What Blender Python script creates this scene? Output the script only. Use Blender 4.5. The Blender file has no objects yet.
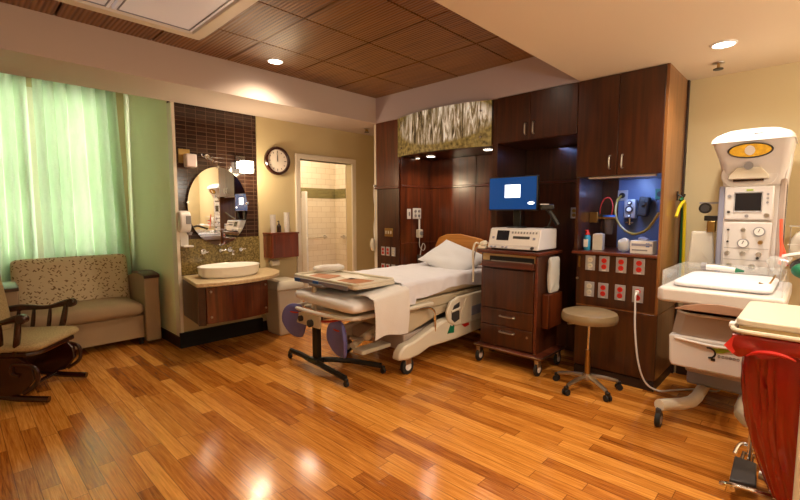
import bpy, bmesh, math, random
from math import sin, cos, pi, radians
from mathutils import Vector, Matrix, noise

random.seed(7)
SC = bpy.context.scene
COL = SC.collection

# ------------------------------------------------------------------ camera
FPX = 434.5
PITCH = math.atan(38 / FPX)
YAW = radians(43.782)            # direction of view, measured to the left of +X
cd = bpy.data.cameras.new('camera')
cd.sensor_width = 36.0
cd.lens = FPX / 800 * 36.0
cd.clip_start = 0.05
cam = bpy.data.objects.new('camera', cd)
COL.objects.link(cam)
cam.location = (0, 0, 1.5)
cam.rotation_euler = (pi / 2 - PITCH, 0, YAW - pi / 2)
SC.camera = cam

# ------------------------------------------------------------------ world, exposure
W = bpy.data.worlds.new('world')
SC.world = W
W.use_nodes = True
bg = W.node_tree.nodes['Background']
bg.inputs[0].default_value = (0.85, 0.93, 1.0, 1)
bg.inputs[1].default_value = 1.6
vs = SC.view_settings
vs.view_transform = 'Standard'
vs.look = 'None'
vs.gamma = 1.0
vs.use_curve_mapping = False
vs.exposure = 0.1


def lamp(kind, loc, energy, color, size=0.1, rot=(0, 0, 0), sy=None, spot=None, blend=0.6):
    l = bpy.data.lights.new('lamp', kind)
    l.energy = energy
    l.color = color
    if kind == 'AREA':
        l.size = size
        if sy:
            l.shape = 'RECTANGLE'
            l.size_y = sy
    else:
        l.shadow_soft_size = size
    if kind == 'SPOT':
        l.spot_size = radians(spot or 120)
        l.spot_blend = blend
    o = bpy.data.objects.new('lamp', l)
    o.location = loc
    o.rotation_euler = rot
    COL.objects.link(o)
    return o


WARM = (1.0, 0.80, 0.58)
WHT = (1.0, 0.90, 0.78)
# daylight just outside the window, shining in through the curtains
lamp('AREA', (0.75, 7.35, 2.0), 135, (1.0, 0.93, 0.84), 2.0, (-pi / 2, 0, 0), 2.2)
# recessed downlights: (x, y, ceiling z, watts, colour)
DOWN = [(2.34, 3.94, 2.98, 50, WARM), (3.80, 0.54, 2.66, 42, WHT)]
for x, y, z, e, c in DOWN:
    lamp('SPOT', (x, y, z - 0.03), e * 2, c, 0.06, spot=150, blend=1.0)
# added spots at likely downlight positions, for overall brightness; no fixtures
for x, y, z, e in [(0.9, 0.54, 2.66, 22), (2.35, 0.54, 2.66, 115), (0.8, -1.0, 2.66, 25), (2.6, -1.0, 2.66, 90),
                   (-0.7, 0.54, 2.66, 12), (3.0, 2.2, 2.96, 30)]:
    lamp('SPOT', (x, y, z - 0.03), e, (1.0, 0.85, 0.66), 0.10, spot=160, blend=1.0)

# added soft fill from behind the camera, not from any fixture
lamp('POINT', (-.9, -1.2, 2.1), 26, (1.0, .94, .84), .35)
lamp('POINT', (3.8, -1.4, 2.1), 50, (1.0, .94, .84), .3)
# added upward fill behind the camera, for ceiling bounce; no lamp stands there
lamp('AREA', (1.3, -1.35, 1.55), 60, (1.0, .93, .84), .6, (pi, 0, 0))

# ------------------------------------------------------------------ materials
def nt(name):
    m = bpy.data.materials.new(name)
    m.use_nodes = True
    t = m.node_tree
    return m, t, t.nodes['Principled BSDF'], t.nodes.new, t.links.new


def hexc(h):
    v = [int(h[i:i + 2], 16) / 255 for i in (0, 2, 4)]
    return tuple(((c + 0.055) / 1.055) ** 2.4 if c > 0.04045 else c / 12.92 for c in v) + (1,)


def mat(name, col, rough=0.5, metal=0.0, var=0.0, scale=8.0, bump=0.0, bscale=60.0, coat=0.0,
        emit=None, es=1.0, trans=0.0, alpha=1.0, sheen=0.0, ior=None, sub=0.0):
    m, t, p, N, L = nt(name)
    c = hexc(col) if isinstance(col, str) else tuple(col) + (1,)
    p.inputs['Base Color'].default_value = c
    p.inputs['Roughness'].default_value = rough
    p.inputs['Metallic'].default_value = metal
    p.inputs['Coat Weight'].default_value = coat
    p.inputs['Coat Roughness'].default_value = 0.12
    p.inputs['Transmission Weight'].default_value = trans
    p.inputs['Alpha'].default_value = alpha
    p.inputs['Sheen Weight'].default_value = sheen
    if sub:
        p.inputs['Subsurface Weight'].default_value = sub
        p.inputs['Subsurface Radius'].default_value = (0.05, 0.04, 0.03)
    if ior:
        p.inputs['IOR'].default_value = ior
    if emit:
        p.inputs['Emission Color'].default_value = hexc(emit) if isinstance(emit, str) else tuple(emit) + (1,)
        p.inputs['Emission Strength'].default_value = es
    tc = N('ShaderNodeTexCoord')
    if var:
        n = N('ShaderNodeTexNoise')
        n.inputs['Scale'].default_value = scale
        n.inputs['Detail'].default_value = 4
        L(tc.outputs['Object'], n.inputs['Vector'])
        mx = N('ShaderNodeMix')
        mx.data_type = 'RGBA'
        mx.inputs[6].default_value = tuple(x * (1 - var) for x in c[:3]) + (1,)
        mx.inputs[7].default_value = tuple(min(1, x * (1 + var)) for x in c[:3]) + (1,)
        L(n.outputs['Fac'], mx.inputs[0])
        L(mx.outputs[2], p.inputs['Base Color'])
    if bump:
        n2 = N('ShaderNodeTexNoise')
        n2.inputs['Scale'].default_value = bscale
        n2.inputs['Detail'].default_value = 3
        L(tc.outputs['Object'], n2.inputs['Vector'])
        b = N('ShaderNodeBump')
        b.inputs['Strength'].default_value = bump
        b.inputs['Distance'].default_value = 0.01
        L(n2.outputs['Fac'], b.inputs['Height'])
        L(b.outputs[0], p.inputs['Normal'])
    return m


def ramp(N, stops):
    r = N('ShaderNodeValToRGB')
    e = r.color_ramp.elements
    e[0].position, e[0].color = stops[0]
    e[1].position, e[1].color = stops[-1]
    for pos, c in stops[1:-1]:
        x = e.new(pos)
        x.color = c
    return r


def wood(name, c1, c2, rough=0.3, axis='Z', coat=0.3, scale=1.0):
    """Veneer with grain running along one axis."""
    m, t, p, N, L = nt(name)
    geo = N('ShaderNodeNewGeometry')
    mp = N('ShaderNodeMapping')
    s = {'Z': (22, 22, 1.3), 'Y': (22, 1.3, 22), 'X': (1.3, 22, 22)}[axis]
    mp.inputs['Scale'].default_value = tuple(v * scale for v in s)
    L(geo.outputs['Position'], mp.inputs['Vector'])
    n = N('ShaderNodeTexNoise')
    n.inputs['Scale'].default_value = 1.0
    n.inputs['Detail'].default_value = 7
    n.inputs['Roughness'].default_value = 0.6
    n.inputs['Distortion'].default_value = 0.4
    L(mp.outputs[0], n.inputs['Vector'])
    r = ramp(N, [(0.3, hexc(c1)), (0.72, hexc(c2))])
    L(n.outputs['Fac'], r.inputs[0])
    L(r.outputs[0], p.inputs['Base Color'])
    p.inputs['Roughness'].default_value = rough
    p.inputs['Coat Weight'].default_value = coat
    p.inputs['Coat Roughness'].default_value = 0.15
    return m


def mnode(N, L, op, a, b=None, c=None):
    n = N('ShaderNodeMath')
    n.operation = op
    for i, v in enumerate((a, b, c)):
        if v is None:
            continue
        if isinstance(v, (int, float)):
            n.inputs[i].default_value = v
        else:
            L(v, n.inputs[i])
    return n.outputs[0]


def floor_mat():
    m, t, p, N, L = nt('plank_floor')
    geo = N('ShaderNodeNewGeometry')
    sp = N('ShaderNodeSeparateXYZ')
    L(geo.outputs['Position'], sp.inputs[0])
    X, Y = sp.outputs[0], sp.outputs[1]
    xs = mnode(N, L, 'DIVIDE', X, 0.088)
    row = mnode(N, L, 'FLOOR', xs)
    wn = N('ShaderNodeTexWhiteNoise')
    wn.noise_dimensions = '1D'
    L(row, wn.inputs['W'])
    off = mnode(N, L, 'MULTIPLY', wn.outputs['Value'], 7.31)
    ys = mnode(N, L, 'ADD', mnode(N, L, 'DIVIDE', Y, 0.92), off)
    pl = mnode(N, L, 'FLOOR', ys)
    cb = N('ShaderNodeCombineXYZ')
    L(row, cb.inputs[0])
    L(pl, cb.inputs[1])
    w2 = N('ShaderNodeTexWhiteNoise')
    w2.noise_dimensions = '3D'
    L(cb.outputs[0], w2.inputs['Vector'])
    # grain, shifted per plank
    mp = N('ShaderNodeMapping')
    mp.inputs['Scale'].default_value = (95, 3.6, 1)
    L(geo.outputs['Position'], mp.inputs['Vector'])
    vadd = N('ShaderNodeVectorMath')
    vadd.operation = 'ADD'
    vs_ = N('ShaderNodeVectorMath')
    vs_.operation = 'SCALE'
    L(w2.outputs['Color'], vs_.inputs[0])
    vs_.inputs['Scale'].default_value = 30
    L(mp.outputs[0], vadd.inputs[0])
    L(vs_.outputs[0], vadd.inputs[1])
    n = N('ShaderNodeTexNoise')
    n.inputs['Scale'].default_value = 1
    n.inputs['Detail'].default_value = 6
    n.inputs['Roughness'].default_value = 0.65
    n.inputs['Distortion'].default_value = 0.6
    L(vadd.outputs[0], n.inputs['Vector'])
    f = mnode(N, L, 'ADD', mnode(N, L, 'MULTIPLY', w2.outputs['Value'], 0.38), mnode(N, L, 'MULTIPLY', n.outputs['Fac'], 0.95))
    r = ramp(N, [(0.28, hexc('54290d')), (0.48, hexc('9c571c')), (0.68, hexc('c27a2e')), (0.95, hexc('e8a24c'))])
    L(f, r.inputs[0])
    # joints
    fx = mnode(N, L, 'FRACT', xs)
    fy = mnode(N, L, 'FRACT', ys)
    ex = mnode(N, L, 'LESS_THAN', mnode(N, L, 'MINIMUM', fx, mnode(N, L, 'SUBTRACT', 1.0, fx)), 0.022)
    ey = mnode(N, L, 'LESS_THAN', mnode(N, L, 'MINIMUM', fy, mnode(N, L, 'SUBTRACT', 1.0, fy)), 0.0022)
    e = mnode(N, L, 'MAXIMUM', ex, ey)
    mx = N('ShaderNodeMix')
    mx.data_type = 'RGBA'
    L(mnode(N, L, 'MULTIPLY', e, 0.6), mx.inputs[0])
    L(r.outputs[0], mx.inputs[6])
    mx.inputs[7].default_value = hexc('3a1a0a')
    L(mx.outputs[2], p.inputs['Base Color'])
    rr = mnode(N, L, 'ADD', mnode(N, L, 'MULTIPLY', n.outputs['Fac'], 0.16), 0.08)
    L(rr, p.inputs['Roughness'])
    b = N('ShaderNodeBump')
    b.inputs['Strength'].default_value = 0.25
    b.inputs['Distance'].default_value = 0.004
    L(mnode(N, L, 'SUBTRACT', mnode(N, L, 'MULTIPLY', n.outputs['Fac'], 0.25), e), b.inputs['Height'])
    L(b.outputs[0], p.inputs['Normal'])
    return m


def tile_mat(name, w, h, c1, c2, mortar, msize=0.004, rough=0.2, off=0.0, axis='X', bump=0.3, vary=0.0):
    m, t, p, N, L = nt(name)
    geo = N('ShaderNodeNewGeometry')
    sp = N('ShaderNodeSeparateXYZ')
    L(geo.outputs['Position'], sp.inputs[0])
    cb = N('ShaderNodeCombineXYZ')
    if axis == 'XY':
        L(mnode(N, L, 'ADD', sp.outputs[0], sp.outputs[1]), cb.inputs[0])
    else:
        L(sp.outputs[0 if axis == 'X' else 1], cb.inputs[0])
    L(sp.outputs[2], cb.inputs[1])
    br = N('ShaderNodeTexBrick')
    br.offset = off
    br.inputs['Scale'].default_value = 1.0
    br.inputs['Brick Width'].default_value = w
    br.inputs['Row Height'].default_value = h
    br.inputs['Mortar Size'].default_value = msize
    br.inputs['Mortar Smooth'].default_value = 0.2
    br.inputs['Color1'].default_value = hexc(c1)
    br.inputs['Color2'].default_value = hexc(c2)
    br.inputs['Mortar'].default_value = hexc(mortar)
    L(cb.outputs[0], br.inputs['Vector'])
    L(br.outputs['Color'], p.inputs['Base Color'])
    p.inputs['Roughness'].default_value = rough
    b = N('ShaderNodeBump')
    b.invert = True
    b.inputs['Strength'].default_value = bump
    b.inputs['Distance'].default_value = 0.004
    L(br.outputs['Fac'], b.inputs['Height'])
    L(b.outputs[0], p.inputs['Normal'])
    return m


def rib_mat():
    m, t, p, N, L = nt('ribbed_wood')
    geo = N('ShaderNodeNewGeometry')
    sp = N('ShaderNodeSeparateXYZ')
    L(geo.outputs['Position'], sp.inputs[0])
    s = mnode(N, L, 'SINE', mnode(N, L, 'MULTIPLY', sp.outputs[0], 2 * pi / 0.031))
    mp = N('ShaderNodeMapping')
    mp.inputs['Scale'].default_value = (30, 1.6, 5)
    L(geo.outputs['Position'], mp.inputs['Vector'])
    n = N('ShaderNodeTexNoise')
    n.inputs['Scale'].default_value = 1
    n.inputs['Detail'].default_value = 5
    L(mp.outputs[0], n.inputs['Vector'])
    f = mnode(N, L, 'ADD', mnode(N, L, 'MULTIPLY', s, 0.13), n.outputs['Fac'])
    r = ramp(N, [(0.25, hexc('664016')), (0.8, hexc('a07034'))])
    L(f, r.inputs[0])
    L(r.outputs[0], p.inputs['Base Color'])
    p.inputs['Roughness'].default_value = 0.32
    b = N('ShaderNodeBump')
    b.inputs['Strength'].default_value = 0.5
    b.inputs['Distance'].default_value = 0.004
    L(s, b.inputs['Height'])
    L(b.outputs[0], p.inputs['Normal'])
    return m


def speckle_mat(name, c1, c2, scale, rough=0.35, c3=None):
    m, t, p, N, L = nt(name)
    tc = N('ShaderNodeTexCoord')
    n = N('ShaderNodeTexNoise')
    n.inputs['Scale'].default_value = scale
    n.inputs['Detail'].default_value = 5
    n.inputs['Roughness'].default_value = 0.75
    L(tc.outputs['Object'], n.inputs['Vector'])
    st = [(0.35, hexc(c1)), (0.65, hexc(c2))]
    if c3:
        st = [(0.33, hexc(c1)), (0.52, hexc(c3)), (0.68, hexc(c2))]
    r = ramp(N, st)
    L(n.outputs['Fac'], r.inputs[0])
    L(r.outputs[0], p.inputs['Base Color'])
    p.inputs['Roughness'].default_value = rough
    return m


def leafy_fabric():
    m, t, p, N, L = nt('leaf_fabric')
    tc = N('ShaderNodeTexCoord')
    mp = N('ShaderNodeMapping')
    mp.vector_type = 'TEXTURE'
    mp.inputs['Rotation'].default_value = (0, radians(35), 0)
    mp.inputs['Scale'].default_value = (.11, .11, .042)
    L(tc.outputs['Object'], mp.inputs['Vector'])
    v = N('ShaderNodeTexVoronoi')
    v.inputs['Scale'].default_value = 1.9
    v.inputs['Randomness'].default_value = 0.85
    L(mp.outputs[0], v.inputs['Vector'])
    k1 = mnode(N, L, 'LESS_THAN', v.outputs['Distance'], 0.25)
    mp2 = N('ShaderNodeMapping')
    mp2.vector_type = 'TEXTURE'
    mp2.inputs['Rotation'].default_value = (0, radians(-50), 0)
    mp2.inputs['Location'].default_value = (3.3, 1.1, 2.2)
    mp2.inputs['Scale'].default_value = (.11, .11, .042)
    L(tc.outputs['Object'], mp2.inputs['Vector'])
    v2 = N('ShaderNodeTexVoronoi')
    v2.inputs['Scale'].default_value = 1.7
    L(mp2.outputs[0], v2.inputs['Vector'])
    k = mnode(N, L, 'MAXIMUM', k1, mnode(N, L, 'LESS_THAN', v2.outputs['Distance'], 0.23))
    mx = N('ShaderNodeMix')
    mx.data_type = 'RGBA'
    L(k, mx.inputs[0])
    mx.inputs[6].default_value = hexc('ccb999')
    mx.inputs[7].default_value = hexc('75593a')
    L(mx.outputs[2], p.inputs['Base Color'])
    p.inputs['Roughness'].default_value = 0.9
    return m


def curtain_mat():
    m, t, p, N, L = nt('mint_curtain')
    p.inputs['Base Color'].default_value = hexc('d0dcc4')
    p.inputs['Roughness'].default_value = 0.85
    tr = N('ShaderNodeBsdfTranslucent')
    tr.inputs[0].default_value = hexc('e4eedc')
    mx = N('ShaderNodeMixShader')
    mx.inputs[0].default_value = 0.5
    L(p.outputs[0], mx.inputs[1])
    L(tr.outputs[0], mx.inputs[2])
    L(mx.outputs[0], t.nodes['Material Output'].inputs[0])
    tc = N('ShaderNodeTexCoord')
    mp = N('ShaderNodeMapping')
    mp.inputs['Scale'].default_value = (60, 60, 5)
    L(tc.outputs['Object'], mp.inputs['Vector'])
    n = N('ShaderNodeTexNoise')
    n.inputs['Scale'].default_value = 3
    n.inputs['Detail'].default_value = 4
    L(mp.outputs[0], n.inputs['Vector'])
    r = ramp(N, [(0.3, hexc('c4d8b8')), (0.7, hexc('dae8d0'))])
    L(n.outputs['Fac'], r.inputs[0])
    L(r.outputs[0], p.inputs['Base Color'])
    return m


def art_glass_mat():
    """Kiln-formed glass: a gold field with an arched zone of white and silver bark-like streaks."""
    m, t, p, N, L = nt('art_glass')
    geo = N('ShaderNodeNewGeometry')
    sp = N('ShaderNodeSeparateXYZ')
    L(geo.outputs['Position'], sp.inputs[0])
    mp = N('ShaderNodeMapping')
    mp.inputs['Scale'].default_value = (10, 22, 3.0)
    L(geo.outputs['Position'], mp.inputs['Vector'])
    n = N('ShaderNodeTexNoise')
    n.inputs['Scale'].default_value = 1
    n.inputs['Detail'].default_value = 7
    n.inputs['Roughness'].default_value = 0.7
    n.inputs['Distortion'].default_value = 0.8
    L(mp.outputs[0], n.inputs['Vector'])
    r1 = ramp(N, [(0.38, hexc('33281a')), (0.49, hexc('8f7d58')), (0.61, hexc('f4eee0'))])
    L(n.outputs['Fac'], r1.inputs[0])
    n2 = N('ShaderNodeTexNoise')
    n2.inputs['Scale'].default_value = 26
    n2.inputs['Detail'].default_value = 6
    L(geo.outputs['Position'], n2.inputs['Vector'])
    r2 = ramp(N, [(0.3, hexc('4a3c1c')), (0.7, hexc('9a8448'))])
    L(n2.outputs['Fac'], r2.inputs[0])
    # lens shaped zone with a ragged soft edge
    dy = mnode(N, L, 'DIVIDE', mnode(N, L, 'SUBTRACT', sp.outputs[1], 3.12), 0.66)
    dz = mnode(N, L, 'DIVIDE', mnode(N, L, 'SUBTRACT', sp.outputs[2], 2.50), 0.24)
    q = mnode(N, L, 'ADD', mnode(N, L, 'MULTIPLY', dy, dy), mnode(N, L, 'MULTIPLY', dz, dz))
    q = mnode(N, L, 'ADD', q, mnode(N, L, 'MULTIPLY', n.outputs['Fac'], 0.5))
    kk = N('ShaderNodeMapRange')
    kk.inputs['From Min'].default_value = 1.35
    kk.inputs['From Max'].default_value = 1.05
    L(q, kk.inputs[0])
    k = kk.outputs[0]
    mx = N('ShaderNodeMix')
    mx.data_type = 'RGBA'
    L(k, mx.inputs[0])
    L(r2.outputs[0], mx.inputs[6])
    L(r1.outputs[0], mx.inputs[7])
    L(mx.outputs[2], p.inputs['Base Color'])
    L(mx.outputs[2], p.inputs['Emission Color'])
    p.inputs['Emission Strength'].default_value = 0.34  # glow put into the glass colour in place of a light behind
    p.inputs['Roughness'].default_value = 0.22
    b = N('ShaderNodeBump')
    b.inputs['Strength'].default_value = 0.6
    b.inputs['Distance'].default_value = 0.02
    L(n.outputs['Fac'], b.inputs['Height'])
    L(b.outputs[0], p.inputs['Normal'])
    return m


M = {}
M['floor'] = floor_mat()
M['beige'] = mat('beige_paint', 'c8b68c', 0.75, bump=0.05, bscale=200)
M['green_paint'] = mat('sage_paint', 'eaebc6', 0.75, bump=0.05, bscale=200)
M['ceil'] = mat('ceiling_paint', 'd8c6a8', 0.8, bump=0.03, bscale=200)
M['ceil_l'] = mat('soffit_paint', 'c8b6aa', 0.8)
M['white_trim'] = mat('white_trim', 'e6dccb', 0.5)
M['ribs'] = rib_mat()
M['black'] = mat('black_plastic', '16130f', 0.4)
M['matblack'] = mat('matte_black', '0a0807', 0.8)
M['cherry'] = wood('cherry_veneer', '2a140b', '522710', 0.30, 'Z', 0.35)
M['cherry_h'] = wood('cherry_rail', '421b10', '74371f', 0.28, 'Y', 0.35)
M['cherry_lit'] = wood('cherry_panel', '3a180a', '723414', 0.28, 'Z', 0.4)  # brighter copy of cherry, as if lit; the light is in the colour
M['walnut'] = wood('dark_walnut', '1e0c06', '3f1b0d', 0.3, 'X', 0.4)
M['base'] = mat('dark_baseboard', '2a160e', 0.5)
M['side_veneer'] = wood('side_veneer', '6e4320', '946233', 0.35, 'Z', 0.3)
M['tile'] = tile_mat('brown_tile', 0.11, 0.046, '2c1c15', '402a20', '5e4636', 0.003, 0.12)
M['mosaic'] = speckle_mat('gold_mosaic', '463a1c', 'b0995a', 60, 0.25, '7a683a')
M['bath_tile'] = tile_mat('shower_tile', 0.2, 0.1, 'efe3cd', 'e8dac2', 'cdbb9d', 0.003, 0.25, 0.5, 'XY')
M['bath_band'] = tile_mat('shower_mosaic', 0.05, 0.025, '6a6238', '8a7f4c', '9f946a', 0.003, 0.3, 0.5, 'XY')
M['bath_floor'] = mat('shower_floor', 'a8947a', 0.5)
M['stone'] = speckle_mat('tan_stone', 'bfa27a', 'dcc7a0', 35, 0.3)
M['porcelain'] = mat('porcelain', 'f2ede6', 0.12, coat=0.5)
M['chrome'] = mat('chrome', 'd8d8d8', 0.12, 1.0)
M['steel'] = mat('brushed_steel', 'b8b2a8', 0.32, 1.0)
M['brass'] = mat('antique_brass', 'a88850', 0.35, 1.0)
M['mirror'] = mat('mirror_glass', (0.86, 0.86, 0.84), 0.015, 1.0)
M['white_pl'] = mat('white_plastic', 'e4e0dc', 0.35)
M['cream_pl'] = mat('cream_plastic', 'd2c8b4', 0.35)
M['warmer'] = mat('warmer_plastic', 'd0cac6', 0.35)
M['warmer_d'] = mat('warmer_taupe', 'a8968a', 0.4)
M['grey_pl'] = mat('grey_plastic', '8d8a8c', 0.4)
M['lilac_pl'] = mat('lilac_grey_plastic', '8e8fa2', 0.4)
M['dark_grey'] = mat('dark_grey', '383433', 0.5)
M['rubber'] = mat('rubber', '1b1917', 0.65)
M['clear'] = mat('clear_plastic', 'e8ecec', 0.08, alpha=0.22)
M['smoke'] = mat('smoky_plastic', '8a7c72', 0.15, trans=0.55, ior=1.2)
M['glass'] = mat('window_glass', 'ffffff', 0.02, trans=1.0, ior=1.02)
M['frost'] = mat('translucent_bag', 'e4e0d4', 0.3, alpha=0.55)
M['sheet'] = mat('white_sheet', 'dad8de', 0.9, bump=0.25, bscale=14, sheen=0.2)
M['towel'] = mat('white_towel', 'd8d2cc', 0.95, bump=0.35, bscale=90, sheen=0.3)
M['pillow'] = mat('pillow_cotton', 'd5d5d8', 0.9, bump=0.2, bscale=12)
M['mattress'] = mat('mattress_cover', 'b8a88c', 0.7, var=0.05)
M['headboard'] = wood('maple_board', 'b0702c', 'd08e42', 0.35, 'Y', 0.3)
M['indigo'] = mat('indigo_pad', '6462a0', 0.6, var=0.12, bump=0.1)
M['redstrap'] = mat('red_strap', 'b02a1a', 0.6)
M['red'] = mat('red_plastic', 'c42018', 0.35)
M['redbag'] = mat('red_bag', '8a0f08', 0.22, var=0.3, scale=5, coat=0.3)
M['leafy'] = leafy_fabric()
M['taupe'] = mat('taupe_upholstery', 'a58c6c', 0.8, var=0.08, bump=0.1, bscale=150)
M['taupe2'] = mat('taupe_arm', 'a38c70', 0.8, var=0.06)
M['weave'] = speckle_mat('straw_fabric', '8e7850', 'b8a074', 90, 0.9)
M['mahog'] = wood('mahogany', '1e0805', '3c130a', 0.2, 'X', 0.6)
M['vinyl'] = mat('stool_vinyl', '85704f', 0.35, var=0.06, coat=0.2)
M['curtain'] = curtain_mat()
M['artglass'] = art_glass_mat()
M['blue_scr'] = mat('screen_blue', '0a2f66', 0.2, emit='1b4a88', es=0.6)
M['white_scr'] = mat('screen_white', 'ffffff', 0.3, emit='f2fbff', es=2.2)
M['dark_scr'] = mat('screen_dark', '1c1a1c', 0.15, emit='20252a', es=0.2)
M['lamp_on'] = mat('lamp_on', 'fff4e0', 0.3, emit=(1.0, 0.93, 0.8), es=14)
M['lamp_soft'] = mat('lamp_glass_on', 'fff4e0', 0.3, emit=(1.0, 0.88, 0.66), es=7)
M['lamp_off'] = mat('frosted_glass', 'e8d8d4', 0.3)
M['troffer'] = mat('troffer_lens', 'e4dcda', 0.4, emit='e8dcd8', es=0.14)  # faint glow put into the lens in place of bounced light
M['gold'] = mat('amber_heater', 'd89a18', 0.2, 0.5, emit='c88010', es=0.15, var=0.75, scale=45)
M['blue'] = mat('blue_label', '2a62b8', 0.4)
M['teal'] = mat('teal_label', '2f8fb0', 0.4)
M['green'] = mat('green_rubber', '0f6a48', 0.4)
M['leaf'] = mat('leaf_green', '8fae2c', 0.4)
M['yellow'] = mat('yellow_hose', 'd8c01c', 0.4)
M['amberhose'] = mat('amber_hose', 'a88c3c', 0.35)
M['pale_lam'] = mat('pale_laminate', '5c6a8a', 0.35)  # blue of the niche light is partly put into this colour
M['steelplate'] = mat('steel_plate', 'b8b8bc', 0.3, 0.5)
M['paper'] = mat('paper', 'e6ddcc', 0.8)
M['brownpaper'] = mat('printed_paper', 'a8693c', 0.6, var=0.5, scale=25)
M['clockface'] = mat('clock_face', 'e8dcd0', 0.5)
M['orange'] = mat('orange_tube', 'e0583c', 0.4)
M['roll'] = mat('white_roll', 'eeedf2', 0.85, bump=0.2, bscale=14)
M['redwood'] = wood('reddish_veneer', '50200f', '84391c', 0.3, 'Z', 0.35)
M['tan_pl'] = mat('tan_plastic', 'bfa472', 0.45)
M['arch'] = mat('arch_taupe', 'a3806a', 0.45)
M['lavender'] = mat('soffit_lavender', 'c0b0b6', 0.8)

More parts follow.
